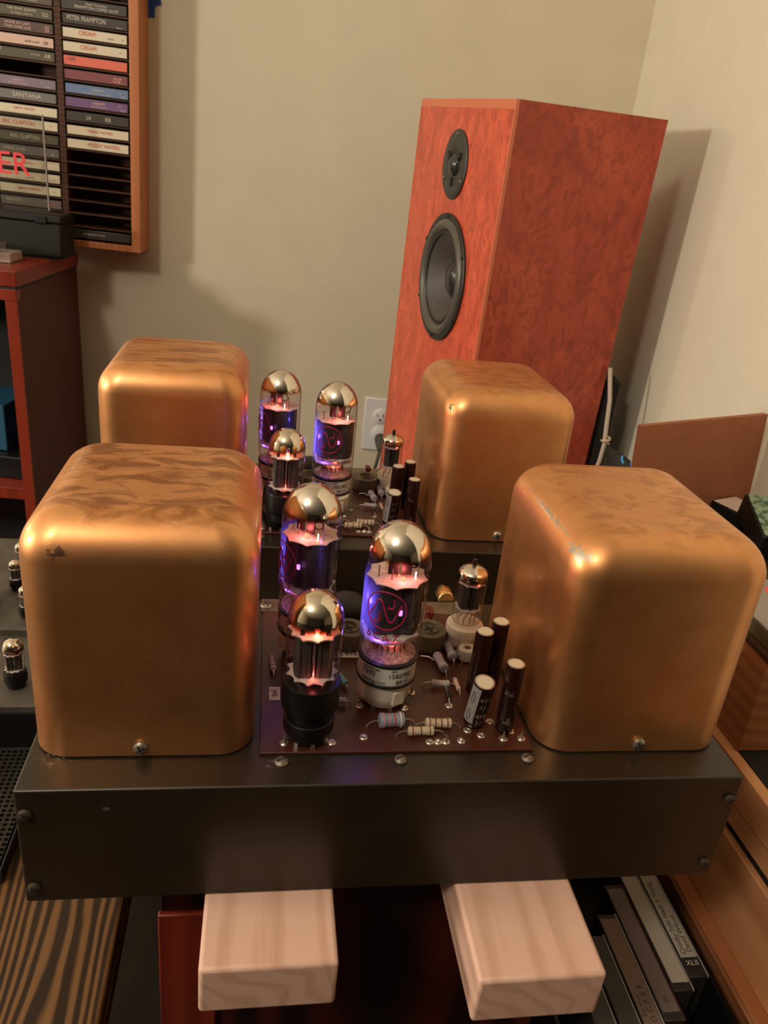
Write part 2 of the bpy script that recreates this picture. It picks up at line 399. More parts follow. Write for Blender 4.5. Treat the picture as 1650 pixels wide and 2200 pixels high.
# ---------------------------------------------------------------- the room
def struct(name, mb, m, **k):
    return props(obj(name, mb, m, smooth=0, **k), kind='structure')
WR = 0.371                     # right wall plane
XR = 4.5                       # unseen widening, added to keep lit wall out of the cover fronts' reflections
struct('floor', M().box(-3.0, XR, -5.0, 1.6, -.05, 0), FLOOR)
struct('ceiling', M().box(-3.0, XR, -5.0, 1.6, 2.44, 2.49), CEIL)
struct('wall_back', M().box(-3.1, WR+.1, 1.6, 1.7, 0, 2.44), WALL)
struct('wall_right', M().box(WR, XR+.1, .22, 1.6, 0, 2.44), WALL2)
struct('wall_far_right', M().box(XR, XR+.1, -5.0, .22, 0, 2.44), WALL)  # closes the added widening, out of view
struct('wall_left', M().box(-3.1, -3.0, -5.0, 1.6, 0, 2.44), WALL)
struct('wall_front', M().box(-3.1, XR+.1, -5.1, -5.0, 0, 2.44), mat('dark_far_wall', (.06,.045,.035), .8))  # unseen wall, coloured dark so the cover fronts reflect little light
struct('baseboard_back', M().box(-3.0, WR, 1.588, 1.6, 0, .09), WHITEP, bevel=.003)

# ---------------------------------------------------------------- amplifier frame of reference
AX, AY, AZ, YAW = -0.15661, 0.26726, H0 - 0.28001, 0.17436
cY, sY = cos(YAW), sin(YAW)
def am(x, y, z=0): return (AX + x*cY - y*sY, AY + x*sY + y*cY, AZ + z)
REAR = (-.0138, .2472, .0033)

def cover_mesh(x0, x1, y0, y1, h, rv, rt):
    m = M(); lev = [(0,0)] + [(0, (h-rt)*k/4) for k in range(1,5)]
    lev += [(rt*(1-cos(radians(b))), h-rt+rt*sin(radians(b))) for b in range(8, 91, 8)] + [(rt, h)]
    nc = 9; rings = []; vs = []; fs = []
    for s_, z in lev:
        r = max(rv - s_*.55, .006); ring = []
        for cx, cy, a0 in ((x1-s_-r,y1-s_-r,0),(x0+s_+r,y1-s_-r,90),(x0+s_+r,y0+s_+r,180),(x1-s_-r,y0+s_+r,270)):
            for k in range(nc):
                a = radians(a0 + 90*k/(nc-1)); ring.append(len(vs)); vs.append((cx+r*cos(a), cy+r*sin(a), z))
        rings.append(ring)
    for a, b in zip(rings, rings[1:]):
        n = len(a); fs += [(a[i], a[(i+1)%n], b[(i+1)%n], b[i]) for i in range(n)]
    fs.append(tuple(rings[-1])); fs.append(tuple(reversed(rings[0])))
    return m._add(vs, fs)
def screw(p, d, r, parent, m=STEEL, cross=True, name='screw'):
    A = axes(d); sm = M(); sm.lathe([(r*.9,0),(r,.0002),(r,r*.35),(r*.75,r*.62),(r*.35,r*.72),(0,r*.74)], 16, p, A)
    o = obj(name, sm, m, parent)
    sl = M(); X = Matrix.Translation(p) @ A.to_4x4(); sl.X = X
    a = .5
    sl.X = X @ Matrix.Rotation(a, 4, 'Z'); sl.box(-r*.7, r*.7, -r*.1, r*.1, r*.60, r*.755)
    if cross: sl.X = X @ Matrix.Rotation(a+pi/2, 4, 'Z'); sl.box(-r*.7, r*.7, -r*.1, r*.1, r*.60, r*.755)
    return o, sl
def add_screw(p, d, r, parent, m=STEEL, cross=True):
    o, sl = screw(p, d, r, parent, m, cross)
    # the dark slot is part of the same fastener mesh
    me = o.data; b = len(me.vertices)
    vs = [tuple(v.co) for v in me.vertices] + sl.v
    fs = [tuple(p_.vertices) for p_ in me.polygons] + [tuple(b+i for i in f) for f in sl.f]
    k = len(me.polygons)
    m2 = bpy.data.meshes.new('screw'); m2.from_pydata(vs, [], fs); m2.materials.append(m); m2.materials.append(BLACKM)
    m2.polygons.foreach_set('material_index', [0]*k + [1]*len(sl.f))
    m2.polygons.foreach_set('use_smooth', [True]*len(fs)); m2.set_sharp_from_angle(angle=radians(40))
    o.data = m2; bpy.data.meshes.remove(me); return o

RESB = {}
def resistor(parent, a, b, dia, col, bands, z=.0045, lead=.006, name='resistor', la=None):
    ck = tuple(col)
    if ck not in RESB: RESB[ck] = mat('resistor_body_%d' % len(RESB), col, .5)
    a = Vector((*a, z + dia*.1)); b = Vector((*b, z + dia*.1)); d = b - a; L = d.length; r = dia/2; A = axes(d)
    prof = [(r*.55,0),(r*.9,L*.03),(r,L*.09),(r,L*.2),(r*.88,L*.27),(r*.88,L*.73),(r,L*.8),(r,L*.91),(r*.9,L*.97),(r*.55,L)]
    o = obj(name, M().lathe(prof, 16, a, A), RESB[ck], parent)
    for i, bc in enumerate(bands):
        t = .16 + .66*i/max(1, len(bands)-1); rr = r*(1.02 if (t < .22 or t > .78) else .905)
        if bc not in RESB: RESB[bc] = mat('resistor_band_%d' % len(RESB), bc, .5)
        obj('band', M().lathe([(rr,L*(t-.022)),(rr,L*(t+.022))], 16, a, A), RESB[bc], o)
    for p, s_ in ((a, -1), (b, 1)):
        u = d.normalized()*s_
        pts = [p - u*.0005, p + u*lead*.35, p + u*lead*.75 - Vector((0,0,.0012)), p + u*lead - Vector((0,0,p.z-.0006))]
        obj('lead', M().tube(pts, .00042, 6), TIN, o)
    return o
def capacitor(parent, base, top, r, stripe=None, marks=()):
    base = Vector(base); top = Vector(top); d = top - base; L = d.length; A = axes(d)
    o = obj('capacitor', M().lathe([(r*.8,0),(r*.97,L*.02),(r,L*.05),(r*.93,L*.085),(r*.93,L*.1),(r,L*.13),(r,L*.975),(r*.93,L),(r*.80,L)], 24, base, A), CAPBODY, parent)
    obj('end_disc', M().lathe([(r*.79,L*.985),(r*.79,L*1.004),(0,L*1.004)], 24, base, A), CAPTOP, o)
    obj('rim', M().lathe([(r*.80,L*.985),(r*.80,L*1.010),(r*.95,L*1.004),(r*.95,L*.985)], 24, base, A, cap=False), TIN, o)
    vd = Vector((.108,-.29,.28)) - (base+top)/2; loc = A.transposed() @ vd; va = atan2(loc.y, loc.x)
    if stripe is not None:
        vs = []; fs = []; n = 7
        for k in range(n):
            an = va + stripe + radians(-34 + 68*k/(n-1)); 
            for z in (L*.12, L*.965): vs.append(base + A @ Vector((r*1.012*cos(an), r*1.012*sin(an), z)))
        fs = [(2*k, 2*k+2, 2*k+3, 2*k+1) for k in range(n-1)]
        obj('stripe', M()._add(vs, fs), GREYST, o)
        for z in (.3, .72):
            ring = []
            for k in range(20):
                t = 2*pi*k/20; an = va + stripe + .17*cos(t)*(1 if abs(cos(t))<.9 else 1); zz = L*(z + .13*sin(t))
                ring.append(base + A @ Vector((r*1.02*cos(an), r*1.02*sin(an), zz)))
            obj('minus_mark', M().tube(ring, .00022, 4, True), INK, o)
    for body, ang, z, size, up in marks:
        me = text_mesh(body, size)
        for v in me.vertices:                          # letters read along the can
            x, y = (v.co.x, v.co.y) if not up else (v.co.y, -v.co.x)
            an = va + ang + x / r
            p = base + A @ Vector(((r*1.015)*cos(an), (r*1.015)*sin(an), L*z + (y if not up else y)))
            v.co = p
        me.materials.clear(); me.materials.append(PAPER); me.name = 'printing'
        t = bpy.data.objects.new('printing', me); COL.objects.link(t); t.parent = o
    for s_ in (-1, 1): obj('lead', M().tube([base + Vector((s_*r*.4,0,-.0002)), base + Vector((s_*r*.5,0,-.003 if base.z > .004 else 0))], .0004, 6), TIN, o)
    return o

amp = empty('tube_amplifier', am(0,0,0), 'brown steel tube amplifier in front with two large gold covers', 'amplifier', 'pair of gold and brown tube amplifiers', (0,0,YAW))
W_, D_, H_ = .37, .1742, .0726
ch = obj('chassis', M().box(0, W_, 0, D_, -H_, 0), CHASSIS, amp, bevel=.0012, seg=3)
PSCR = mat('painted_screw', (.075,.052,.034), .45, .4)
for x, z in ((.0046,-.0137),(.0050,-.0618),(.3652,-.0148),(.3640,-.0622)): add_screw((x,-.0002,z), (0,-1,0), .0032, ch, PSCR)
obj('scratch', M().box(.0395,.0425,-.0003,0,-.0128,-.0112), DULLST, ch)
for x, y in ((.1349,.0051),(.2330,.0043),(.2344,.1690)):
    obj('hole', M().lathe([(.0013,.0001),(.0013,.00025),(0,.00025)], 14, (x,y,0)), BLACKM, ch)
board = obj('circuit_board', M().box(.1125, .2580, .0215, .1560, .0002, .0018), PCB, amp, bevel=.0003)
ZB = .0018
for x, y in ((.1846,.0165),(.2530,.0160)): add_screw((x,y,0), (0,0,1), .0034, amp, DULLST, False)
add_screw((.1148,.1650,0), (0,0,1), .0040, amp, STEEL)
add_screw((.1235,.0160,0), (0,0,1), .0036, amp, DULLST, False)
obj('rear_rail', M().box(.1115, .2590, .1575, .1735, .0001, .0011), RAIL, amp)
def cover(x0, x1, y0, y1, h, m, sx, side):
    o = obj('transformer_cover', cover_mesh(x0, x1, y0, y1, h, .0175, .0215), m, amp, smooth=60)
    for v in o.data.vertices: v.co.z += .0012
    obj('gap_strip', cover_mesh(x0+.0007, x1-.0007, y0+.0007, y1-.0007, .0013, .0170, .0003), BLACKM, o)  # black strip drawn in as the dark gap line under the cover
    add_screw((sx, y0, .0066), (0,-1,0), .0036, o, STEEL)
    return o
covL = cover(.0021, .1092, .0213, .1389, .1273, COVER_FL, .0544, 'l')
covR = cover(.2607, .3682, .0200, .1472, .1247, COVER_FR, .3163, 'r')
# sockets
def octal_socket(x, y, r, h, m, notch=True, name='tube_socket'):
    o = obj(name, M().lathe([(r*.80,.0015),(r*.86,.003),(r*.97,h*.42),(r,h*.5),(r,h*.97),(r*.96,h)], 36, (x,y,ZB)), m, amp)
    for k in range(8):
        a = 2*pi*k/8 + .2; 
        X = Matrix.Translation((x + r*.80*cos(a), y + r*.80*sin(a), ZB)) @ Matrix.Rotation(a, 4, 'Z')
        t = M(); t.X = X; t.box(-.0006,.0012,-.0011,.0011,0,.0030); obj('tab', t, TIN, o)
    if notch:
        for a in (-1.15, .45, 1.9, 3.5):
            X = Matrix.Translation((x,y,ZB)) @ Matrix.Rotation(a, 4, 'Z'); t = M(); t.X = X
            t.box(r*.80, r*1.035, -.0038, .0038, h*.30, h*.80); obj('boss', t, m, o, bevel=.0006)
    return o
TA, TB, TC, TD = (.1815,.0660), (.1378,.1120), (.1372,.0346), (.2398,.1187)
octal_socket(*TA, .0150, .0180, CERAM); octal_socket(*TB, .0150, .0180, CERAM); octal_socket(*TC, .0132, .0145, BLACKP, False)
sd = obj('small_tube_socket', M().lathe([(.0095,.0035),(.0108,.006),(.0111,.0105),(.0118,.0115),(.0120,.0150),(.0116,.0172),(.0100,.0180)], 36, (*TD,ZB)), CERAM, amp)
for k in range(9):
    a = 2*pi*k/9; X = Matrix.Translation((TD[0]+.0098*cos(a), TD[1]+.0098*sin(a), ZB)) @ Matrix.Rotation(a,4,'Z'); t = M(); t.X = X
    t.box(-.0004,.0006,-.0010,.0010,0,.0045); obj('pin', t, TIN, sd)
# resistors
BR, RD, OR_, PK, WH, GY = (.16,.03,.015), (.45,.03,.03), (.5,.16,.04), (.55,.20,.24), (.75,.62,.42), (.25,.25,.27)
BEIGE, BLU, LAV, GRY = (.50,.40,.27), (.22,.23,.27), (.36,.33,.40), (.42,.37,.34)
resistor(amp, (.1758,.0413), (.1901,.0423), .0086, BLU, (PK,PK,RD,WH), lead=.007)
resistor(amp, (.2013,.0398), (.2161,.0393), .0056, BEIGE, (BR,BR,BR,BR))
resistor(amp, (.1907,.0332), (.2050,.0334), .0052, BEIGE, (BR,BR,BR), lead=.007)
resistor(amp, (.2115,.0757), (.2223,.0748), .0041, GRY, (RD,GY,PK,GY))
resistor(amp, (.2202,.1035), (.2222,.0881), .0061, LAV, (PK,PK,WH), lead=.004)
resistor(amp, (.2296,.1169), (.2300,.1002), .0060, LAV, (PK,PK,WH), lead=.004)
resistor(amp, (.2266,.0794), (.2269,.0691), .0031, (.50,.33,.27), (BR,OR_), lead=.004)
resistor(amp, (.1182,.1014), (.1193,.0875), .0039, BEIGE, (BR,BR,OR_), lead=.004)
resistor(amp, (.1539,.0600), (.1598,.0590), .0039, GRY, (GY,), lead=.003)
resistor(amp, (.1577,.0832), (.1608,.0743), .0036, (.10,.24,.27), (GY,), lead=.004)
resistor(amp, (.2340,.1080), (.2352,.1010), .0040, (.13,.14,.13), (GY,), lead=.003)
resistor(amp, (.2195,.0690), (.2191,.0620), .0026, (.012,.010,.010), (GY,), name='diode')
# electrolytic cans
capacitor(amp, (.2369,.0717,ZB), (.2372,.0712,.0440), .0052, marks=(('||||||||||||||||||', -1.05, .5, .0034, True),))
capacitor(amp, (.2490,.0800,ZB), (.2490,.0800,.0452), .0050)
capacitor(amp, (.2451,.0372,ZB+.001), (.2452,.0372,.0462), .0050, marks=(('10', .15, .62, .0034, True), ('25', -.4, .62, .0030, True), ('10', .0, .2, .0034, True), ('450V', .35, .2, .0026, True)))
capacitor(amp, (.2290,.0425,ZB+.002), (.2300,.0375,.0340), .0058, stripe=-.62, marks=(('450', .62, .72, .0042, False), ('33', .55, .55, .0042, False), ('450', .62, .32, .0042, False), ('33', .55, .15, .0042, False)))
# bias potentiometers: round olive cups with a cross-slot
def cup(x, y, r, h):
    o = obj('bias_control', M().lathe([(r*.94,0),(r,.0008),(r,h*.86),(r*.95,h),(r*.60,h),(r*.56,h*1.09),(r*.50,h*1.09),(r*.46,h*.95),(0,h*.95)], 36, (x,y,ZB)), OLIVE, amp)
    for a in (.4, .4+pi/2):
        t = M(); t.X = Matrix.Translation((x,y,ZB)) @ Matrix.Rotation(a,4,'Z'); t.box(-r*.30,r*.30,-r*.08,r*.08,h*.90,h*.975); obj('slot', t, BLACKM, o)
cup(.1661,.1200,.0112,.0120); cup(.2172,.1200,.0118,.0120)
obj('cable_grommet', M().lathe([(.0125,0),(.0135,.003),(.0130,.009),(.0100,.0135),(.005,.0155),(0,.016)], 32, (.1680,.1530,ZB)), RUBBER, amp)
o = obj('trimmer', M().lathe([(.0050,.0012),(.0056,.002),(.0056,.0085),(.0050,.0092),(.0024,.0092),(.0022,.0080),(0,.0080)], 24, (.2392,.1035,ZB)), PAPER, amp)
obj('dial_mark', M().box(.2375,.2409,.1031,.1039,ZB+.0078,ZB+.0096), DULLST, o)
for x, y, t in ((.2178,.1400,.35), (.2242,.1405,-.30)):
    d = M(); d.X = Matrix.Translation((x,y,ZB)) @ Matrix.Rotation(t,4,'Y')
    d.box(-.0014,.0014,-.0045,.0045,.002,.0150); obj('dipped_capacitor', d, mat('red_brown_dip', (.12,.012,.010), .25), amp, bevel=.0013, seg=3)
obj('wire_end', M().tube([(.2105,.1055,ZB+.001),(.2150,.1030,ZB+.0022),(.2185,.1005,ZB+.0010)], .0005, 6), TIN, amp)
# paper tags with handwriting
o = obj('paper_tag', M().box(.1590,.1722,.1045,.1120,ZB,ZB+.0004), PAPER, amp); text('lettering', 'BIAS', .0048, INK, o, (.1656,.1082,ZB+.0005), (0,0,pi), sx=1.25)
o = obj('paper_tag', M().box(.1170,.1232,.0632,.0752,ZB,ZB+.0004), PAPER, amp); text('lettering', 'Bal', .0048, INK, o, (.1200,.0692,ZB+.0005), (0,0,pi/2+.2))
# eyelets and solder pins
eye = M().lathe([(.0008,0),(.0024,0),(.0024,.0004),(.0019,.0008),(.0011,.0007),(.0008,.0003)], 20, cap=True)
EYE = obj('eyelet', eye, TIN, amp)
first = True
for x, y, pin in ((.1249,.0285,1),(.1496,.0285,0),(.1668,.0323,0),(.1674,.0584,2),(.1990,.0700,1),(.1927,.0562,3),(.2020,.0281,0),(.2066,.0280,3),(.2109,.0280,1),(.2195,.0286,3),
                  (.2315,.0328,0),(.2433,.0300,1),(.2535,.0300,1),(.2189,.0580,0),(.2250,.0370,0),(.2395,.0440,0),(.2490,.0360,0),(.1700,.0700,0)):
    if first: e = EYE; first = False
    else: e = EYE.copy(); COL.objects.link(e)
    e.location = (x, y, ZB)
    if pin == 1: obj('solder_pin', M().lathe([(.0012,.0004),(.0007,.002),(.0004,.0045),(.0002,.0052)], 10), TIN, e)
    if pin == 2: obj('solder_pin', M().tube([(0,0,.0003),(-.0014,.0005,.0035)], .0006, 8), TIN, e)
    if pin == 3: obj('solder_blob', M().lathe([(.0017,.0004),(.0015,.0012),(.0009,.0019),(0,.0021)], 12), TIN, e)
obj('ring_mark', M().lathe([(.0030,0),(.0034,0),(.0034,.0003),(.0030,.0003)], 20, (.1560,.1560,ZB), cap=False), DULLST, amp)

# ---------------------------------------------------------------- vacuum tubes
def dome(r, z0, ztop, n=9, flat=1.0):
    return [(r*cos(a), z0 + (ztop-z0)*sin(a)**flat) for a in [pi/2*k/n for k in range(n)]] + [(0, ztop)]
def star(r, rin, n, z0, z1, c=(0,0), flat=None, ph=0):
    pts = []
    for k in range(n*4):
        a = 2*pi*k/(n*4) + ph; t = (k % 4)
        rr = r if t == 0 else (rin if t == 2 else rin + (r-rin)*.22)
        pts.append((c[0]+rr*cos(a), c[1]+rr*sin(a)*(flat or 1)))
    return M().prism(pts, z0, z1)
def power_tube(name, loc, label, rot, h=.1115):
    t = empty(name, loc, label, 'vacuum tube', 'four tall blue-glowing power tubes', (0,0,rot))
    R = .0172
    sl = obj('base_sleeve', M().lathe([(R*.945,.0185),(R*.95,.0190),(R*.95,.0325),(R*.93,.0328)], 40), SLEEVE, t)
    for z in (.0190,.0322): obj('retaining_ring', M().lathe([(R*.955,z-.0012),(R*.985,z-.0008),(R*.985,z+.0006),(R*.955,z+.0010)], 40), RINGB, sl)
    for body, ph, z, sz in (('7390', -.62, .0262, .0046), ('1582782', .52, .0262, .0040), ('testing.com', -.42, .0218, .0032), ('BK11', .62, .0220, .0036), ('matched pair', -.5, .0294, .0020), ('S/N', .3, .0294, .0020)):
        text('printing', body, sz, INK, sl, (0,0,z), bend=(R*.955, ph-.20))
    prof = [(R*.90,.0330),(R*.955,.0352),(R*.985,.0385),(R,.0440),(R,h-.0205)] + [(R*cos(a), h-.0205+.0205*sin(a)) for a in [pi/2*k/10 for k in range(1,10)]] + [(0,h)]
    obj('glass_envelope', M().lathe(prof, 48, cap=False), GLS_A, t)
    Rg = R - .0004; gz = .0920
    prof = [(Rg,gz),(Rg,h-.0207)] + [(Rg*cos(a), h-.0207+.0203*sin(a)) for a in [pi/2*k/10 for k in range(1,10)]] + [(0,h-.0004)]
    obj('getter_coating', M().lathe(prof, 48, cap=False), GET_A, t)
    # plate: broad oval box with side fins and a ribbed face
    pl = []
    for k in range(48):
        a = 2*pi*k/48; rx, ry = .0142, .0108
        x = rx*math.copysign(abs(cos(a))**.62, cos(a)); y = ry*math.copysign(abs(sin(a))**.62, sin(a))
        y *= 1 + .07*cos(6*a) ; pl.append((x, y))
    p = obj('plate', M().prism(pl, .0500, .0800), PLATE, t)
    for s_ in (-1, 1): obj('fin', M().box(s_*.0142-.0012, s_*.0142+.0012, -.0004, .0004, .0500, .0800), PLATE, p)
    for s_ in (-1, 1): obj('rib', M().box(-.0011, .0011, s_*.0118-.0006, s_*.0118+.0006, .0505, .0795), PLATE, p)
    obj('heater_glint', M().box(.0008,.0026,-.0126,-.0118,.0625,.0655), mat('violet_glint', (.2,.1,.5), .4, emit=(.75,.25,.95), es=1.6), p)
    obj('upper_mica', star(.0166, .0146, 9, .0802, .0808, ph=.35), MICA, t)
    obj('lower_mica', star(.0166, .0146, 9, .0482, .0488, ph=.1), MICA, t)
    obj('lower_shield', M().prism([(-.0150,-.0060),(-.006,-.0128),(.004,-.0125),(.0085,-.0092),(.0150,-.004),(.0150,.006),(0,.0125),(-.0150,.006)], .0440, .0452), MICA, t)
    # above the upper mica: dark flags, rods, getter ring
    for x0, x1 in ((-.0062,-.0008), (.0008,.0062)): obj('getter_flag', M().box(x0, x1, -.0058, -.0048, .0838, .0940), DARKFLAG, t)
    obj('flag_bridge', M().box(-.0062,.0062,-.0058,.0010,.0940,.0946), DARKFLAG, t)
    for x, y in ((-.0105,-.003),(.0105,-.002),(-.004,-.0065),(.004,.006)):
        obj('support_rod', M().cyl((x,y,.0800), (x,y,.0875), .00035, 6), DULLST, t)
    obj('getter_ring', M().tube([(.0075+.0034*cos(a), -.004, .0905+.0034*sin(a)) for a in [2*pi*k/14 for k in range(14)]], .0004, 6, True), DARKFLAG, t)
    obj('heater_wire', M().tube([(-.0010,-.0035,.0806),(-.0006,-.0050,.0816),(0,-.0035,.0824),(.0008,-.0035,.0816),(.0014,-.0030,.0806)], .0003, 6), HOT, t)
    obj('heater_top', M().lathe([(.0011,.0808),(.0011,.0822),(.0006,.0828),(0,.0828)], 10, (.0020,-.0070,0)), HOT, t)
    obj('heater_tip', M().lathe([(.0004,.0812),(.0004,.0850),(0,.0852)], 8, (.0088,-.0050,0)), HOTW, t)
    obj('heater_foot', M().lathe([(.0013,.0455),(.0016,.0478),(0,.0480)], 10, (.0006,-.0100,0)), HOT, t)
    lw = M()
    for k in range(16):
        a = 2*pi*k/16 + .2; b = a + random.uniform(-.3,.3)
        lw.tube([(.0095*cos(a), .0095*sin(a), .0345), (.0085*cos(a), .0085*sin(a), .0395), (.0105*cos(b), .0088*sin(b), .0435), (.0098*cos(b), .0088*sin(b), .0500)], .00045, 6)
    props(obj('lead_wires', lw, DULLST, t), kind='stuff')
    obj('glass_stem', M().lathe([(R*.90,.0328),(R*.88,.0336),(.011,.0350),(.0092,.0372),(.0075,.0395),(.006,.0400),(0,.0400)], 32), STEM, t)
    # crimson emblem: sine wave and two hooked strokes inside a circle
    def arc(pts, nm, r_=.00034):
        P = []
        for s_, z in pts:
            a = -.44 + s_/R; P.append(((R+.0001)*sin(a), -(R+.0001)*cos(a), z))
        obj(nm, M().tube(P, r_, 5), MAGENTA, t)
    zc, RE = .0672, .0112
    arc([(RE*cos(a), zc+RE*sin(a)) for a in [2*pi*k/40 for k in range(41)]], 'emblem_ring')
    arc([(x, zc + .0062*sin(-x/.0068*pi)) for x in [-.0085 + .017*k/30 for k in range(31)]], 'emblem_wave', .00045)
    arc([(.0042,zc+.0075),(.0046,zc+.004),(.0040,zc+.0022),(.0022,zc+.0018),(.0014,zc+.0030)], 'emblem_hook', .0005)
    arc([(-.0030,zc-.0020),(-.0026,zc-.0055),(-.0032,zc-.0072),(-.0050,zc-.0076),(-.0060,zc-.0062)], 'emblem_hook', .0005)
    for i, ch_ in enumerate('6CA7'): text('printed_letter', ch_, .0062, MAGENTA, t, (0,0,.0510), bend=(R+.0001, -.92 + .29*i))
    l = lamp('blue_glow', 'POINT', (0,0,0), .0085, (.13,.08,1.0), .002); l.parent = t; l.location = (-.0152,-.0040,.066)
    l = lamp('heater_glow', 'POINT', (0,0,0), .0075, (1.0,.16,.15), .002); l.parent = t; l.location = (.0015,-.0085,.0860)
    l = lamp('heater_glow_low', 'POINT', (0,0,0), .0035, (1.0,.24,.16), .002); l.parent = t; l.location = (.0010,-.0050,.0425)
    l = lamp('blue_glow_low', 'POINT', (0,0,0), .0026, (.25,.12,1.0), .002); l.parent = t; l.location = (-.0090,-.0105,.0465)
    return t
def rect_tube(name, loc, label, rot, group=None, glow=True):
    t = empty(name, loc, label, 'vacuum tube', group, (0,0,rot))
    R = .0140
    obj('black_base', M().lathe([(.0112,.0130),(.0122,.0140),(.0124,.0200),(.0148,.0222),(.0150,.0240),(.0150,.0362),(.0146,.0372),(.0138,.0374)], 40), BLACKP, t)
    h = .0875
    prof = [(R*.93,.0365),(R*.97,.040),(R,.0450),(R,h-.0165)] + [(R*cos(a), h-.0165+.0165*sin(a)**.85) for a in [pi/2*k/10 for k in range(1,10)]] + [(0,h)]
    obj('glass_envelope', M().lathe(prof, 48, cap=False), GLS_B, t)
    Rg = R - .0004
    prof = [(Rg,.0695),(Rg,h-.0167)] + [(Rg*cos(a), h-.0167+.0163*sin(a)**.85) for a in [pi/2*k/10 for k in range(1,10)]] + [(0,h-.0004)]
    obj('getter_coating', M().lathe(prof, 48, cap=False), GET_C, t)
    for s_ in (-1, 1):
        pl = []
        for k in range(28):
            a = 2*pi*k/28; pl.append((s_*.0051 + .0047*math.copysign(abs(cos(a))**.5, cos(a)), .0078*math.copysign(abs(sin(a))**.6, sin(a))))
        p = obj('plate', M().prism(pl, .0425, .0662), PLATE2, t)
        for q in (-.0025, .0025): obj('rib', M().box(s_*.0051+q-.0005, s_*.0051+q+.0005, -.0086, -.0076, .0430, .0658), PLATE2, p)
    obj('seam', M().box(-.0004,.0004,-.0080,-.0070,.0430,.0655), TIN, t)
    obj('upper_mica', star(.0134, .0116, 11, .0664, .0672, ph=.2), MICA, t)
    obj('lower_mica', star(.0134, .0112, 11, .0412, .0420, ph=.5), MICA, t)
    for x in (-.0065, .0060): obj('getter_clip', M().box(x-.0011, x+.0011, -.0075, -.0065, .0672, .0700), DARKFLAG, t)
    for a in (.6, 2.4, 3.9, 5.4): obj('support_rod', M().cyl((.010*cos(a),.010*sin(a),.0370), (.010*cos(a),.010*sin(a),.0690), .0003, 6), DULLST, t)
    lw = M()
    for k in range(6):
        a = 2*pi*k/6 + .3; lw.tube([(.008*cos(a), .008*sin(a), .0366), (.0085*cos(a+.3), .0085*sin(a+.3), .0412)], .0004, 5)
    props(obj('lead_wires', lw, DULLST, t), kind='stuff')
    if glow:
        obj('cathode_top', M().lathe([(.0008,.0672),(.0009,.0690),(.0015,.0700),(.0013,.0715),(0,.0718)], 12, (.0006,-.0072,0)), HOTW, t)
        obj('cathode_foot', M().lathe([(.0010,.0400),(.0013,.0424),(0,.0426)], 10, (-.0002,-.0084,0)), HOT, t)
        l = lamp('heater_glow', 'POINT', (0,0,0), .0055, (1.0,.16,.08), .002); l.parent = t; l.location = (.0006,-.0095,.0716)
        l = lamp('heater_glow_low', 'POINT', (0,0,0), .0035, (1.0,.12,.12), .002); l.parent = t; l.location = (0,-.0105,.0415)
    return t
def small_tube(name, loc, label, rot, group=None):
    t = empty(name, loc, label, 'vacuum tube', group, (0,0,rot))
    R = .0094
    prof = [(R*.75,.0200),(R*.97,.0206),(R,.0225),(R,.0535),(R*.97,.0550),(R*.80,.0566),(R*.50,.0582),(R*.28,.0590),(R*.17,.0600),(R*.17,.0622),(R*.10,.0634),(0,.0636)]
    obj('glass_envelope', M().lathe(prof, 40, cap=False), GLS_B, t)
    prof = [(R-.0003,.0490),(R-.0003,.0534),(R*.94,.0548),(R*.77,.0562),(R*.48,.0578),(R*.2,.0586),(0,.0588)]
    obj('getter_coating', M().lathe(prof, 40, cap=False), GET_D, t)
    obj('tip', M().lathe([(R*.15,.0588),(R*.15,.0612),(R*.10,.0630)], 12), DARKFLAG, t)
    for s_ in (-1, 1):
        pl = [(s_*.0034 + .0030*math.copysign(abs(cos(a))**.5, cos(a)), .0050*math.copysign(abs(sin(a))**.6, sin(a))) for a in [2*pi*k/24 for k in range(24)]]
        obj('plate', M().prism(pl, .0305, .0470), PLATE, t)
    obj('divider', M().box(-.0003,.0003,-.0062,.0062,.0290,.0472), PLATE2, t)
    obj('upper_mica', star(.0090, .0076, 8, .0474, .0480, ph=.2), MICA, t)
    obj('lower_mica', star(.0090, .0076, 8, .0292, .0298, ph=.2), MICA, t)
    lw = M()
    for k in range(9):
        a = 2*pi*k/9; lw.tube([(.0058*cos(a), .0058*sin(a), .0190), (.0058*cos(a), .0058*sin(a), .0235), (.0042*cos(a+.5), .0042*sin(a+.5), .0270), (.0042*cos(a+.5), .0042*sin(a+.5), .0296)], .00035, 5)
    props(obj('pin_wires', lw, TIN, t), kind='stuff')
    obj('heater_tip', M().lathe([(.0007,.0480),(.0009,.0492),(0,.0496)], 10, (.0030,-.0062,0)), HOT, t)
    return t
G4 = 'four tall blue-glowing power tubes'
ptA = power_tube('power_tube', am(*TA, ZB), 'front right power tube, crimson emblem facing the camera, printed serial sleeve', YAW)
ptB = copy_tree(ptA); ptB.location = am(*TB, ZB); ptB.rotation_euler = (0,0,YAW-.72)
ptB['label'] = 'front amplifier power tube at left rear, half hidden behind the black-based rectifier tube'
ptC = copy_tree(ptA); ptC.location = am(.1672,.3197,ZB+.0035); ptC.rotation_euler = (0,0,YAW+.05)
ptC['label'] = 'rear amplifier power tube at right, small crimson emblem, in front of the white wall outlet'
ptD = copy_tree(ptA); ptD.location = am(.1222,.3470,ZB+.0035); ptD.rotation_euler = (0,0,YAW-.72)
ptD['label'] = 'rear amplifier power tube at left, beside the rear left gold cover'
G2 = 'pair of black-based rectifier tubes'
rtA = rect_tube('rectifier_tube', am(*TC, ZB), 'front rectifier tube in tall black base with one bright red-hot cathode spot', YAW, G2)
rtB = copy_tree(rtA); rtB.location = am(.1270,.2715,ZB+.0020)
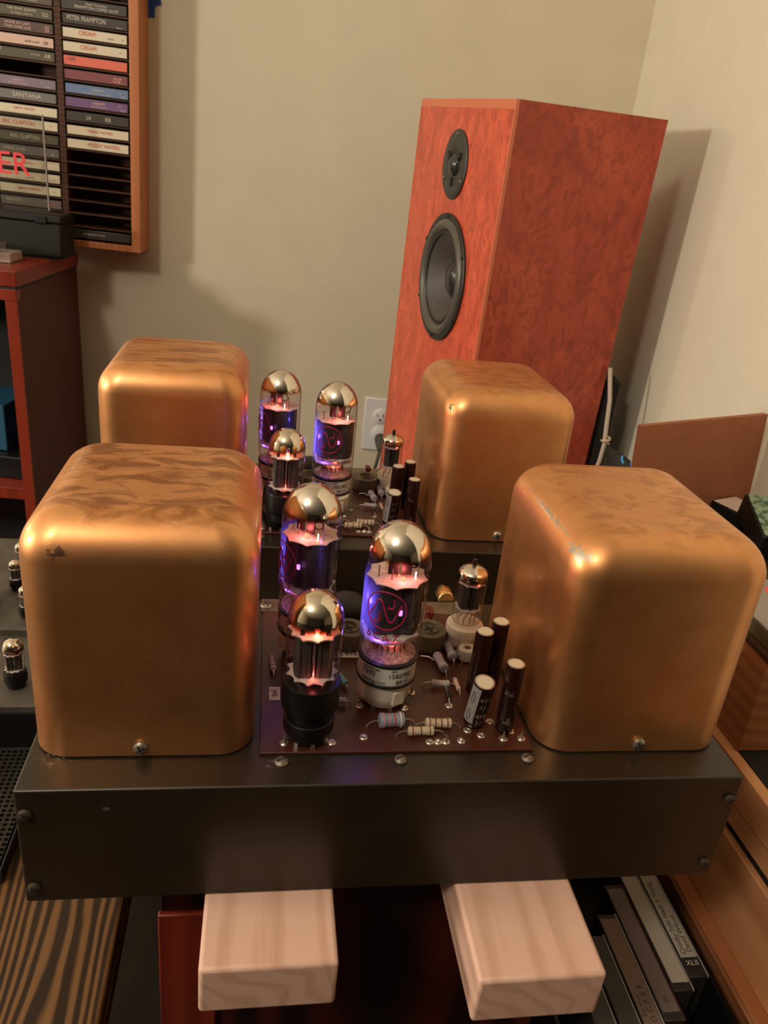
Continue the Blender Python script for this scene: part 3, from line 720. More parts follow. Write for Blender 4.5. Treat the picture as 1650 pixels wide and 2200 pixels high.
rtB['label'] = 'rear rectifier tube in black base, behind the dome of the front left power tube'
G3 = 'pair of small miniature tubes in white sockets'
stA = small_tube('miniature_tube', am(*TD, ZB), 'front miniature tube with pointed tip in white socket beside the maroon capacitors', YAW, G3)
stB = copy_tree(stA); stB.location = am(.2222,.3520,ZB+.0035)
stB['label'] = 'rear miniature tube with pointed tip, in front of the red loudspeaker edge'

# the second amplifier behind: a copy with its own paint wear
amp2 = copy_tree(amp); amp2.location = am(*REAR)
amp2['label'] = 'brown tube amplifier behind, between the front amplifier and the wall'
cs = [o for o in amp2.children if o.name.startswith('transformer_cover')]
for o in cs:
    left = sum(v.co.x for v in o.data.vertices)/len(o.data.vertices) < .18
    o.data = o.data.copy(); o.data.materials.clear(); o.data.materials.append(COVER_RL if left else COVER_RR)

# gold phono plug in the rear panel of the front amplifier
rca = empty('phono_plug', am(.2413,.1745,.0022), 'gold ribbed phono plug behind the front miniature tube, rear panel of front amplifier', 'plug', rot=(0,0,YAW))
obj('shell', M().lathe([(.0054,0),(.0058,.0006),(.0058,.0042),(.0050,.0046),(.0050,.0056),(.0058,.0060),(.0058,.0105),(.0046,.0120),(.0034,.0160)], 28, (0,.0002,0), axes((0,1,0))), GOLD, rca)
obj('cable', M().tube([(0,.015,0),(0,.021,-.002),(.001,.026,-.012),(.002,.029,-.04),(.002,.030,-.075)], .0022, 10), BLACKP, rca)

# ---------------------------------------------------------------- maple blocks and what carries the amplifiers
def block(name, x0, x1, y0, y1, label):
    o = obj(name, M().box(x0, x1, y0, y1, -.0309, -.0001), MAPLE, None, bevel=.0022, seg=3)
    o.location = am(0,0,-H_); o.rotation_euler = (0,0,YAW)
    return props(o, label, 'wood block', 'maple blocks under the amplifiers')
block('maple_block', .0872,.1538,-.0415,.3950,'left-hand maple block under the front amplifier, only top and end showing')
block('maple_block', .2204,.2862,-.0550,.3950,'right-hand maple block under the front amplifier, its left side showing')
st = empty('media_cabinet', am(.18,.26,-.1036-(AZ-.1036)), 'dark mahogany cabinet under the maple blocks carrying both amplifiers', 'cabinet', rot=(0,0,YAW))
zt = AZ - .1036
obj('body', M().box(-.12,.126,-.228,.19,.03,zt-.018), CHERRYD, st, bevel=.0015)
obj('top', M().box(-.12,.126,-.230,.192,zt-.018,zt), CHERRYD, st, bevel=.0015)
obj('plinth', M().box(-.11,.116,-.215,.18,0,.03), BLACKM, st)
obj('left_stile', M().box(-.121,-.088,-.2325,-.228,.03,zt-.018), CHERRY, st, bevel=.001)

# burnt-pine bench to the left
def bench():
    zt = AZ - .170
    t = empty('pine_bench', am(-.13,.25,-AZ), 'narrow bench of burnt pine with strong dark grain, left of the mahogany cabinet', 'bench', rot=(0,0,YAW))
    X = .13; Y = -.25
    obj('plank', M().box(-.30+X, .0300+X, -.12+Y, .56+Y, zt-.035, zt), PINE, t, bevel=.002)
    for x in (-.27, .0): 
        for y in (-.09, .53): obj('leg', M().box(x-.018+X, x+.018+X, y-.018+Y, y+.018+Y, 0, zt-.035), PINE, t)
bench()
# grey chassis with small tubes standing on the bench
dz = AZ - .170
dev = empty('grey_tube_preamplifier', am(-.19,.30,-.170), 'grey metal chassis with small tubes on the bench, at the left edge', 'amplifier', rot=(0,0,YAW))
GREYM = noisy('grey_chassis_metal', (.085,.072,.058), (.125,.108,.088), 60, .5, .4)
obj('case', M().box(-.16,.150,-.088,.19,.004,.050), GREYM, dev, bevel=.0015)
obj('front_strip', M().box(-.16,.150,-.0900,-.0880,.006,.044), BLACKP, dev)
obj('foot', M().box(-.15,-.13,-.06,-.04,0,.004), RUBBER, dev); obj('foot', M().box(.10,.12,-.06,-.04,0,.004), RUBBER, dev)
obj('foot', M().box(-.15,-.13,.15,.17,0,.004), RUBBER, dev); obj('foot', M().box(.10,.12,.15,.17,0,.004), RUBBER, dev)
obj('rib', M().box(-.15,.14,.006,.010,.050,.056), GREYM, dev); obj('terminal_box', M().box(-.06,.035,.03,.08,.050,.075), GREYM, dev, bevel=.004)
SM = []
def dev_tube(x, y, s_, lab):
    r = copy_tree(rtA); r.name = 'small_octal_tube'; r.scale = (s_,)*3
    for ch in list(r.children):
        if ch.type == 'LIGHT' or ch.name.startswith('cathode'): bpy.data.objects.remove(ch)
    p = Vector(am(-.19,.30,-.170)) + Matrix.Rotation(YAW,3,'Z') @ Vector((x, y, .050 - .0130*s_))
    r.location = p; r.rotation_euler = (0,0,YAW+random.uniform(-1,1)); props(r, lab, 'vacuum tube', 'small unlit tubes on the grey chassis')
dev_tube(.1150,-.0620,.58,'small unlit tube with black base nearest the front edge of the grey chassis')
dev_tube(.0700,.1200,.42,'small unlit tube on the grey chassis, farthest back of them')
dev_tube(.0745,.0850,.42,'small unlit tube on the grey chassis, second from the back')
dev_tube(.0600,.0600,.45,'small unlit tube on the grey chassis at the picture edge')
dev_tube(.0960,.0375,.42,'small unlit tube on the grey chassis half hidden behind the gold cover')
# perforated black cover lying in front of that chassis
gr = empty('perforated_cover', am(-.11,.165,-.170), 'black perforated metal cover on the bench in front of the grey chassis', 'cover', rot=(0,0,YAW))
obj('rim', M().box(-.075,.062,-.070,.045,0,.006), BLACKM, gr)
pm = M(); 
def mesh_plate():
    nx, ny = 30, 26; x0, x1, y0, y1 = -.073,.060,-.068,.043; dx = (x1-x0)/nx; dy = (y1-y0)/ny
    for i in range(nx+1): pm.box(x0+dx*i-.0008, x0+dx*i+.0008, y0, y1, .0105, .0120)
    for j in range(ny+1): pm.box(x0, x1, y0+dy*j-.0008, y0+dy*j+.0008, .0106, .0119)
mesh_plate()
props(obj('mesh', pm, mat('black_mesh_metal', (.035,.030,.024), .4, .5), gr, smooth=0), kind='stuff')
obj('side', M().box(-.075,.062,-.070,-.0675,.006,.012), BLACKM, gr); obj('side', M().box(.0595,.062,-.0675,.045,.006,.012), BLACKM, gr)
obj('side', M().box(-.075,-.0725,-.0675,.045,.006,.012), BLACKM, gr); obj('side', M().box(-.0725,.0595,.0425,.045,.006,.012), BLACKM, gr)

# ---------------------------------------------------------------- loudspeaker
P2 = Vector((.1045, 1.0461)); aS = atan2(.0685, .1998); TILT = radians(2.15)
HS, DS, WS = .785, .2112, .3529
ztop = H0 + .085
org = Vector((P2.x, P2.y, ztop)) - (Matrix.Rotation(aS,3,'Z') @ Matrix.Rotation(TILT,3,'X')) @ Vector((0,0,HS))
spk = empty('loudspeaker', org, 'tall red burl-veneer loudspeaker angled in the corner, tweeter above woofer', 'loudspeaker', rot=(TILT,0,aS))
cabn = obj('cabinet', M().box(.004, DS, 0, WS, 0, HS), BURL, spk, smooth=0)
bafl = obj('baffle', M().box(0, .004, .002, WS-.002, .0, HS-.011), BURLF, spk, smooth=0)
obj('top_edge', M().box(-.0004, .004, .0, WS, HS-.011, HS), BAND, spk)
obj('corner_edge', M().box(-.0006, .004, -.0005, .0022, 0, HS-.011), BAND, spk)
obj('corner_edge', M().box(-.0006, .004, WS-.0022, WS+.0005, 0, HS-.011), BAND, spk)
def face(u, v):            # where a sight line meets the baffle
    d = fw + ex*(u-825)/FPX - ey*(v-1100)/FPX
    R = Matrix.Rotation(aS,3,'Z') @ Matrix.Rotation(TILT,3,'X'); n = R @ Vector((1,0,0)); o = Vector((0,0,H0))
    k = (org - o).dot(n) / d.dot(n); return R.transposed() @ (o + d*k - org)
SURR = mat('woofer_surround', (.085,.075,.062), .35, 0, .5); CONE = noisy('woofer_cone', (.055,.045,.042), (.07,.058,.054), 90, .55)
FRAME = mat('driver_frame', (.016,.015,.013), .45); TWF = mat('tweeter_plate', (.032,.031,.025), .45); DOME = mat('tweeter_dome', (.03,.028,.028), .2)
AXN = Matrix(((0,0,-1),(1,0,0),(0,-1,0))).transposed(); AXN = axes((-1,0,0))
c = face(949.5, 597); R = .0915
carve(bafl, M().lathe([(R*.93,-.03),(R*.93,.03)], 64, (0,c.y,c.z), AXN)); carve(cabn, M().lathe([(R*.90,-.06),(R*.90,.03)], 64, (0,c.y,c.z), AXN))
obj('driver_well', M().lathe([(R*.895,-.001),(R*.895,-.050),(0,-.050)], 48, (0,c.y,c.z), AXN, cap=False), FRAME, spk)
wf = obj('woofer_frame', M().lathe([(R,0),(R,.0030),(R*.985,.0042),(R*.92,.0042),(R*.90,.001)], 64, (0,c.y,c.z), AXN, cap=False), FRAME, spk)
obj('surround', M().lathe([(R*.92,.0020),(R*.90,.0050),(R*.86,.0075),(R*.81,.0078),(R*.765,.0050),(R*.74,.0010),(R*.72,.0004)], 64, (0,c.y,c.z), AXN, cap=False), SURR, wf)
obj('inner_lip', M().lathe([(R*.74,.0012),(R*.72,.0026),(R*.69,.0026),(R*.68,.0008)], 64, (0,c.y,c.z), AXN, cap=False), FRAME, wf)
obj('cone', M().lathe([(R*.69,.0010),(R*.50,-.012),(R*.34,-.024),(R*.30,-.026)], 64, (.0,c.y,c.z), AXN, cap=False), CONE, wf)
obj('dust_cap', M().lathe([(R*.33,-.026),(R*.30,-.019),(R*.22,-.0125),(R*.12,-.0095),(0,-.0085)], 40, (0,c.y,c.z), AXN, cap=False), DOME, wf)
for k in range(6):
    a = 2*pi*k/6 + .55; add_screw((-.0042, c.y + R*.955*cos(a), c.z + R*.955*sin(a)), (-1,0,0), .0028, wf, BLACKM)
c = face(979.5, 354); R = .0460
tw = obj('tweeter_plate', M().lathe([(R,0),(R,.0022),(R*.97,.0032),(R*.46,.0032),(R*.40,.0012),(R*.31,.0006),(0,.0006)], 56, (0,c.y,c.z), AXN), TWF, spk)
obj('dome', M().lathe([(R*.33,.0005),(R*.30,.0040),(R*.22,.0072),(R*.11,.0090),(0,.0095)], 32, (0,c.y,c.z), AXN, cap=False), DOME, tw)
for k in range(3):
    a = 2*pi*k/3 + pi/2; add_screw((-.0030, c.y + R*.86*cos(a), c.z + R*.86*sin(a)), (-1,0,0), .0030, tw, DULLST)
    X = M(); X.X = Matrix.Translation((-.0032, c.y, c.z)) @ Matrix.Rotation(a+pi/3, 4, 'X'); X.box(-.0022,0,R*.36,R*.62,-.0032,.0032); obj('dome_guard', X, BLACKM, tw)
stn = empty('speaker_stand', (org.x, org.y, 0), 'black stand carrying the red loudspeaker', 'stand', rot=(0,0,aS))
lowz = org.z - .004
obj('base_plate', M().box(.01, DS-.01, .02, WS-.02, 0, .012), BLACKP, stn); obj('top_plate', M().box(.01, DS-.005, .01, WS-.03, lowz-.012, lowz+.002), BLACKP, stn)
for y in (.07, WS-.07): obj('post', M().box(DS/2-.02, DS/2+.02, y-.02, y+.02, .012, lowz-.012), BLACKP, stn)
# dark box behind the speaker's right side, white cable tied to it, dark bag with blue print
pc = props(obj('upright_black_box', M().box(.3085,.3300,1.150,1.330,.0,H0-.262), BLACKM, None, bevel=.002), 'black upright box behind the right rear edge of the red loudspeaker', 'box')
cb = props(obj('white_cable', M().tube([(.3010,1.118,H0-.235),(.3080,1.108,H0-.280),(.3100,1.104,H0-.315),(.3125,1.102,H0-.345),(.3110,1.102,H0-.372),(.3050,1.104,H0-.400),(.2990,1.106,H0-.425),(.2950,1.108,H0-.480),(.2950,1.110,H0-.70),(.2930,1.110,H0-.905)], .0032, 8), mat('white_cable_sheath', (.55,.45,.36), .5)), 'off-white cable hanging behind the red loudspeaker with a twisted tie', 'cable')
obj('tie', M().tube([(.3125+.006*cos(a), 1.100+.006*sin(a), H0-.3430+.0012*k) for k, a in enumerate([.9*j for j in range(9)])], .0016, 6), mat('tie_plastic', (.62,.50,.40), .4), cb)
# bag: crumpled cone from the tie
def bag():
    m = M(); vs = []; fs = []; n = 26; L = 10
    top = Vector((.3150,1.090,H0-.347)); end = Vector((.3420,1.035,H0-.395))
    rnd = random.Random(3)
    ph = [rnd.uniform(0,6.28) for _ in range(6)]
    for i in range(L):
        t = i/(L-1); ctr = top.lerp(end, t); w_ = .003 + .046*t**.9
        for k in range(n):
            a = 2*pi*k/n; r = w_*(1 + .22*sin(5*a+ph[0]) + .14*sin(9*a+ph[1]+2*t) + .08*sin(13*a+ph[2]))
            vs.append(ctr + Vector((r*.55*cos(a), -r*.25*cos(a), r*.8*sin(a)*.9)) + Vector((0, r*.5*sin(a), 0)))
    for i in range(L-1):
        for k in range(n): fs.append((i*n+k, i*n+(k+1)%n, (i+1)*n+(k+1)%n, (i+1)*n+k))
    fs += [tuple(range(n-1,-1,-1)), tuple(range((L-1)*n, L*n))]
    return m._add(vs, fs)
BAGM = mat('dark_bag_film', (.016,.013,.010), .5, 0, .3)
bg = props(obj('plastic_bag', bag(), BAGM), 'dark gathered plastic bag with blue print beside the right wall, behind the front right cover', 'bag')
BLUEP = mat('bright_blue_print', (.06,.34,.75), .4)
def bagmark(px):
    pts = []
    for u, v in px:                                  # strokes follow the crumpled film
        d = (fw + ex*(u-825)/FPX - ey*(v-1100)/FPX).normalized()
        ok, p, n_, _ = bg.ray_cast(Vector((0,0,H0)), d)
        if ok: pts.append(p + n_*.0004)
    if len(pts) > 2: obj('blue_print', M().tube(pts, .0016, 6), BLUEP, bg)
bpy.context.view_layer.update()
bagmark([(1348,976),(1342,974),(1337,980),(1336,988),(1340,996)]); bagmark([(1350,974),(1347,984),(1343,990)]); bagmark([(1362,986),(1357,993),(1357,1003),(1362,1008)])

# ---------------------------------------------------------------- wall outlet and its cord
SLOTG = mat('grey_slot_plastic', (.16,.14,.14), .6)
ou = empty('wall_outlet', (-.0295, 1.600, H0-.510), 'white duplex wall outlet between rear power tube and the red loudspeaker', 'outlet')
obj('cover_plate', M().box(-.0352,.0352,-.0065,0,-.0582,.0582), WHITEP, ou, bevel=.0028, seg=3)
for s_ in (1, -1):
    f = obj('receptacle', M().lathe([(.0165,0),(.0165,.0022),(.0155,.0030),(0,.0030)], 28, (0,-.0062,.0195*s_), axes((0,-1,0))), WHITEP, ou)
    if s_ == 1:
        for x in (-.0062,.0062): obj('slot', M().box(x-.0009,x+.0009,-.0096,-.0090,.0195-.001,.0195+.0065), SLOTG, f)
        obj('ground_hole', M().lathe([(.0024,0),(.0024,.0005),(0,.0005)], 14, (0,-.0092,.0195-.0075), axes((0,-1,0))), BLACKM, f)
pg = empty('electric_plug', (-.0235,1.590,H0-.540), 'dark grey-green plug and cord hanging from the wall outlet', 'plug')
CORD = mat('dark_cord', (.050,.052,.040), .5)
obj('plug', M().lathe([(.0130,0),(.0135,.002),(.0125,.014),(.0085,.026),(.0050,.036)], 24, (.0,-.0005,.004), axes((0,-.85,-.5))), CORD, pg)
obj('cord', M().tube([(0,-.030,-.014),(-.001,-.040,-.022),(-.004,-.046,-.040),(-.009,-.046,-.062),(-.014,-.040,-.090),(-.017,-.030,-.13),(-.017,-.022,-.20),(-.016,-.022,-.375)], .0034, 10), CORD, pg)

# ---------------------------------------------------------------- cassette rack on the wall
RKY = radians(6.5)
rk = empty('cassette_rack', (-.5195, 1.5995, H0-.2005), 'orange wooden wall rack of slotted shelves holding rows of music cassettes', 'rack', rot=(0, radians(1.1), RKY))
def RK(x, y, z): return Vector(rk.location) + Matrix.Rotation(RKY,3,'Z') @ Matrix.Rotation(radians(1.1),3,'Y') @ Vector((x, y, z))
# rack coordinates: x = 0 at the right outer side, going left negative; y = 0 at the wall; z = 0 at the bottom
obj('side_panel', M().box(-.0165,0,-.080,0,0,.60), RACKW, rk, bevel=.0008)
obj('side_panel', M().box(-.276,-.2595,-.080,0,0,.60), RACKW, rk, bevel=.0008)
obj('bottom_panel', M().box(-.2595,-.0165,-.080,0,0,.0110), RACKW, rk, bevel=.0008)
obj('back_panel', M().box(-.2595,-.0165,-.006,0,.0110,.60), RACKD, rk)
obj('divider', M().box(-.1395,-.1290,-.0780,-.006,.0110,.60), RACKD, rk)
rows = [.1899,.1690,.1482,.1276,.1069,.0856,.0643,.0430,.0207,-.0013,-.0233,-.0449,-.0661,-.0874,-.1091,-.131,-.154,-.1765]
rows = [.1899+.0211*k for k in (4,3,2,1)] + rows
ROWZ = [z + .2005 for z in rows]
for i, z in enumerate(ROWZ[:-1]):
    for x0, x1 in ((-.1290,-.0165), (-.2595,-.1395)):
        zz = z - .0108
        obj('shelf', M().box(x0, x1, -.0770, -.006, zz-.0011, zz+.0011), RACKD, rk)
CASE = mat('cassette_case_plastic', (.030,.026,.024), .25, 0, .6)
PAL = {'dark': (.075,.066,.052), 'brown': (.105,.066,.052), 'olive': (.095,.083,.050), 'cream': (.66,.58,.43), 'pink': (.64,.44,.35), 'salmon': (.72,.16,.11),
       'maroon': (.22,.065,.07), 'blue': (.14,.21,.36), 'purple': (.17,.09,.21), 'lav': (.22,.17,.22), 'grey': (.13,.115,.10), 'black': (.05,.042,.036), 'steel': (.17,.16,.15)}
PM = {k: mat('insert_' + k, v, .4) for k, v in PAL.items()}
TXL = mat('pale_lettering', (.60,.52,.42), .5); TXR = mat('red_lettering', (.62,.07,.06), .5); TXD = mat('dark_lettering', (.09,.07,.06), .5); TXP = mat('pink_lettering', (.72,.45,.42), .5)
SPN = .1085; TH = .0158
def cassette(col, row, ins, words, label, dx=0):
    xr = -.0190 if col == 0 else -.1412
    if ROWZ[row] > .62: return
    zc = ROWZ[row] - .0012
    p = RK(xr - SPN/2 + dx, -.0765, zc)
    t = empty('cassette', p, label, 'cassette', 'music cassettes in the wall rack', (0, radians(1.1), RKY))
    obj('case', M().box(-SPN/2, SPN/2, .0006, .0690, -TH/2, TH/2), CASE, t, bevel=.0008)
    obj('insert', M().box(-SPN/2+.0015, SPN/2-.0015, 0, .0010, -TH/2+.0010, TH/2-.0010), PM[ins], t)
    for body, x, z, sz, m, sx in words:
        text('lettering', body, sz, m, t, (x, -.0003, z), (pi/2,0,0), sx=sx)
    return t
o_ = 4
right = [
 (0,'black',[('Peter Frampton',.004,.0030,.0055,TXL,1),('FRAMPTON COMES ALIVE',.004,-.0026,.0062,TXL,1)],'black cassette with two lines of pale lettering, right column'),
 (1,'black',[('PETER FRAMPTON',-.014,.001,.0100,TXL,.78),('live',.040,-.0045,.0035,TXL,2)],'black cassette with big block cream lettering filling its left two thirds, right column'),
 (2,'cream',[('CREAM',-.013,.0010,.0095,TXR,.9),('strange',.026,-.0015,.0035,TXD,1),('*',.046,-.003,.006,TXD,1)],'cream cassette with short red word, just below the black cassettes, right column'),
 (3,'cream',[('CREAM',-.011,.0005,.0095,TXR,.9),('*',.042,-.001,.006,TXD,1)],'cream cassette with short red word, above the plain salmon one'),
 (4,'salmon',[('LIVE',-.040,.002,.0080,TXD,.9)],'salmon-red cassette with small dark block of print at its left end'),
 (5,'maroon',[('OZ',.036,-.001,.0100,TXP,1)],'maroon and grey cassette with pale pink initials at its right end'),
 (6,'blue',[('zeppelin',.002,.0018,.0060,TXL,1.1),('in concert at the hall',.0,-.0042,.0040,TXL,1.4),('A',.040,.001,.005,TXL,1),('Atlas',.045,-.0045,.0045,TXL,1)],'blue cassette with pale lettering, right column'),
 (7,'purple',[('zeppelin',.004,.0025,.0060,TXP,1.1),('in concert',.004,-.0030,.0045,TXP,1.5),('A',.040,.002,.005,TXL,1),('Atlas',.045,-.0040,.0045,TXL,1)],'purple cassette with pink lettering, right column'),
 (8,'black',[('LA',-.015,0,.0090,TXL,.8),('RII',.018,0,.0100,TXL,.9)],'dark brown cassette with spaced pale capitals, below the purple one'),
 (9,'cream',[('MUDDY WATERS',.004,.0005,.0062,TXR,.9),('.',.046,-.002,.008,TXD,1)],'cream cassette with narrow line of red words, second lowest in the right column'),
 (10,'cream',[('MUDDY WATERS',.010,.0005,.0085,TXR,.85)],'cream cassette with larger red words, lowest of the full stack in the right column'),
 (17,'black',[('greatest hits',-.012,.001,.0050,TXL,1.6)],'black cassette lying alone in the bottom slot of the right column'),
]
left = [
 (0,'olive',[('THE WHO LIVE',-.010,.002,.0060,TXL,1.1),('collection',.022,-.003,.0040,TXL,1)],'olive-black cassette with pale print, left column, topmost'),
 (1,'olive',[('THE WHO ALBUMS',.004,.003,.0055,TXL,1),('the singles collection',.004,-.0028,.0042,TXL,1),('GO',.042,-.001,.0080,TXL,.8)],'olive-black cassette with two thin lines of print, left column, second row'),
 (2,'brown',[('HOME AT LAST',-.004,.003,.0055,TXP,1.1),('THIN WIRE LIVE',-.004,-.003,.0055,TXP,1.1),('|||',.044,0,.0100,TXP,1)],'brown cassette with two lines of tan lettering, left column'),
 (3,'pink',[('pacific sound',.018,-.001,.0045,TXD,1),('28',.040,-.001,.0070,TXD,1.2)],'pink and cream striped cassette, left column'),
 (4,'olive',[('DUST',-.042,.003,.0070,TXL,1),('the early',.022,.001,.0045,TXL,1),('AR',.042,0,.0090,TXL,1)],'olive-grey cassette above the empty slot, left column'),
 (6,'lav',[('zeppelin',-.010,.002,.0055,TXP,1.1),('in the house',-.010,-.0028,.0048,TXP,1.3),('A',.030,.001,.005,TXL,1),('Atlas',.040,-.004,.0045,TXL,1)],'lavender-grey cassette just below the empty slot, left column'),
 (7,'steel',[('SANTANA',.004,0,.0100,TXL,1.05)],'grey-blue cassette with one large pale capital word, left column'),
 (8,'cream',[('DIRTY WATER',-.002,.0015,.0055,TXR,1),('.',.046,-.001,.008,TXD,1)],'cream cassette with small red words, left column, above the large-lettered red one'),
 (9,'cream',[('ERIC CLAPTON',-.014,.0005,.0095,TXR,.85),('*',.042,0,.005,TXD,1)],'cream cassette with large orange-red capitals, left column'),
 (10,'olive',[('ERIC CLAPTON',-.004,.0005,.0085,TXL,.85)],'olive-grey cassette with pale capitals, behind the clear sign, left column'),
 (11,'grey',[('AMERICA LIVE',-.024,.001,.0075,TXL,.8),('A',.042,-.002,.006,TXL,1.2)],'dark grey cassette just above the big red letters of the clear sign'),
 (12,'cream',[('stones',.000,.001,.0045,TXR,1.3),('.',.042,0,.008,TXD,1)],'cream cassette level with the top of the big red letters'),
 (13,'cream',[('stones',.000,-.002,.0040,TXR,1.3),('.',.042,0,.008,TXD,1)],'cream cassette level with the foot of the big red letters'),
 (14,'cream',[('DIRTY WATER',-.002,.0005,.0060,TXR,1),('-',.042,0,.008,TXD,1)],'cream cassette with small red words, lowest cream one in the left column'),
 (15,'grey',[('blue hour',-.030,.002,.0070,TXL,1),('ROX',.040,0,.0060,TXR,1)],'grey cassette with red end mark, lowest visible in the left column'),
]
for r_, ins, words, lab in right: cassette(0, r_ + o_, ins, words, lab, random.uniform(-.0010,.0004) if r_ != 17 else 0)
for r_, ins, words, lab in left: cassette(1, r_ + o_, ins, words, lab, random.uniform(-.0008,.0004))
# stripe on the pink cassette is printed relief of its insert
# blue painter's tape
tp = M(); tp.X = Matrix.Translation((-.5055,1.5985,H0+.2200)); pts = [(-.016,-.0260),(-.004,-.0235),(.004,-.0240),(.0050,-.0060),(.0170,-.0030),(.0150,.004),(.0190,.010),(.0190,.05),(-.016,.05)]
m_ = M(); m_._add([(x,-.0004,z) for x,z in pts] + [(x,.0012,z) for x,z in pts], [tuple(range(9)), tuple(range(17,8,-1))] + [(i,9+i,9+(i+1)%9,(i+1)%9) for i in range(9)])
o = props(obj('painters_tape', m_, mat('blue_tape', (.010,.060,.24), .65), None, smooth=0), 'torn strip of blue tape on the wall beside the rack', 'tape'); o.location = (-.5040,1.5985,H0+.2180)

# ---------------------------------------------------------------- left cabinet with things on it
CZ = H0 - .215; CR = radians(4)
cb_ = empty('cherry_cabinet', (-.627, 1.263, 0), 'red cherry cabinet with open front shelves below the cassette rack', 'cabinet', rot=(0,0,CR))
obj('top', M().box(-.62, 0, 0, .300, CZ-.026, CZ), CHERRY, cb_, bevel=.002)
obj('moulding', M().box(-.616,-.003, .003, .298, CZ-.030, CZ-.026), BLACKM, cb_)
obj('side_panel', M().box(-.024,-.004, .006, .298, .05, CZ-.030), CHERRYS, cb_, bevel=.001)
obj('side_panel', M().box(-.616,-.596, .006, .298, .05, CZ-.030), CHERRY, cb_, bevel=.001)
obj('front_stile', M().box(-.0215,-.0035, .002, .006, .05, CZ-.048), CHERRY, cb_)
obj('front_rail', M().box(-.596,-.0035, .002, .020, CZ-.048, CZ-.030), CHERRY, cb_, bevel=.001)
obj('shelf', M().box(-.596,-.024, .012, .290, H0-.622, H0-.600), CHERRY, cb_, bevel=.001)
obj('back_panel', M().box(-.596,-.024, .286, .290, .05, CZ-.030), BLACKM, cb_)
obj('plinth', M().box(-.610,-.010, .02, .295, 0, .05), BLACKM, cb_)
obj('shelf', M().box(-.596,-.024, .012, .290, .05, .07), CHERRY, cb_)
eq = props(obj('black_stereo_unit', M().box(-.95,-.660,1.31,1.46,H0-.600,H0-.556), BLACKP, None, bevel=.003), 'black stereo unit inside the cherry cabinet, under the blue box', 'stereo')
bb = props(obj('blue_box', M().box(-.93,-.708,1.335,1.45,H0-.5555,H0-.468), mat('deep_blue_card', (.012,.075,.14), .5), None, bevel=.002), 'deep blue box inside the cherry cabinet at the picture edge', 'box')
db = empty('black_equipment_box', (-.80,1.463,CZ), 'dark grey-green box on the cherry cabinet below the cassettes', 'box')
DKG = mat('dark_green_grey', (.012,.011,.007), .6, 0, .2)
obj('case', M().box(-.20,.184,-.045,.012,.003,.062), DKG, db, bevel=.004)
obj('lid', M().box(-.202,.186,-.047,.014,.062,.076), mat('dark_box_lid', (.010,.009,.007), .5, 0, .25), db, bevel=.003)
obj('latch', M().box(.14,.16,-.0495,-.047,.062,.072), BLACKP, db); obj('base', M().box(-.19,.174,-.04,.008,0,.003), RUBBER, db)
# clear sign with red letters standing on the cabinet
cs_ = empty('clear_acrylic_sign', (-.74,1.448,CZ+.0765), 'clear acrylic sign with big red capitals standing on the dark box before the rack', 'sign')
ACR = clear('clear_acrylic', (.90,.90,.88), .045); ACE = mat('acrylic_edge', (.30,.25,.23), .3)
obj('pane', M().box(-.16,.0912,0,.003,.003,.1560), ACR, cs_, smooth=0)
obj('pane_edge', M().box(.0908,.0926,-.0004,.0034,.003,.1560), ACE, cs_); obj('foot', M().box(-.16,.0926,-.012,.012,0,.003), ACR, cs_, smooth=0)
BIGR = mat('big_red_letters', (.70,.015,.025), .4)
text('big_letters', 'ER', .0520, BIGR, cs_, (.0640,-.0008,.0730), (pi/2,0,0), align='RIGHT', depth=.0006)
# cassette cases lying on the cabinet
JC = clear('scuffed_clear_plastic', (.95,.93,.92), .10)
def jewel(x, y, z, rz, w, d, h, ins, label):
    t = empty('loose_cassette', (x,y,z), label, 'cassette', 'cassettes lying on the cherry cabinet', (0,0,rz))
    obj('case', M().box(-w/2,w/2,-d/2,d/2,0,h), JC, t, smooth=0, bevel=.0008)
    obj('insert', M().box(-w/2+.002,w/2-.002,-d/2+.0015,d/2-.012,.0012,h-.0012), ins, t)
    obj('reel_window', M().box(-w*.2,w*.2,-d*.15,d*.08,h-.0011,h-.0006), BLACKM, t)
jewel(-.724,1.360,CZ,.10,.109,.069,.0165,mat('grey_inlay', (.50,.41,.37), .5),'clear cassette case lying on the cherry cabinet, lower one at back')
jewel(-.742,1.330,CZ+.0168,-.35,.109,.069,.0165,mat('red_white_inlay', (.60,.36,.30), .5),'clear cassette case with red and white inlay lying on top, nearest the cabinet corner')

# ---------------------------------------------------------------- chest and cassettes at the right
def loc_empty(name, label, cat, group=None): return empty(name, am(0,0,-AZ), label, cat, group, (0,0,YAW))
chs = loc_empty('wooden_chest', 'honey-brown wooden chest with open lower bay along the right wall', 'chest')
B = AZ
obj('upper_body', M().prism([(.462,.118),(.552,.118),(.599,.40),(.462,.40)], B-.0885, B-.0100), OAKD, chs, bevel=.001)
obj('top', M().prism([(.461,.117),(.5525,.117),(.5995,.401),(.461,.401)], B-.0100, B-.0060), TOPD, chs)
obj('upper_rail', M().box(.455,.4645,-.15,.40,B-.1335,B-.0895), OAK, chs, bevel=.0008)
obj('groove', M().box(.4545,.4551,-.15,.40,B-.1160,B-.1152), OAKD, chs)
obj('inner_floor', M().prism([(.4645,-.15),(.495,-.15),(.583,.40),(.4645,.40)], B-.100, B-.0890), BLACKM, chs)
obj('reveal', M().box(.4600,.4640,-.15,.40,B-.1435,B-.1335), BLACKM, chs)
obj('drawer_front', M().box(.455,.4650,-.15,.40,B-.2117,B-.1435), OAK, chs, bevel=.0008)
obj('lower_rail', M().box(.4440,.4650,-.15,.40,B-.2190,B-.2120), OAKD, chs, bevel=.0005)
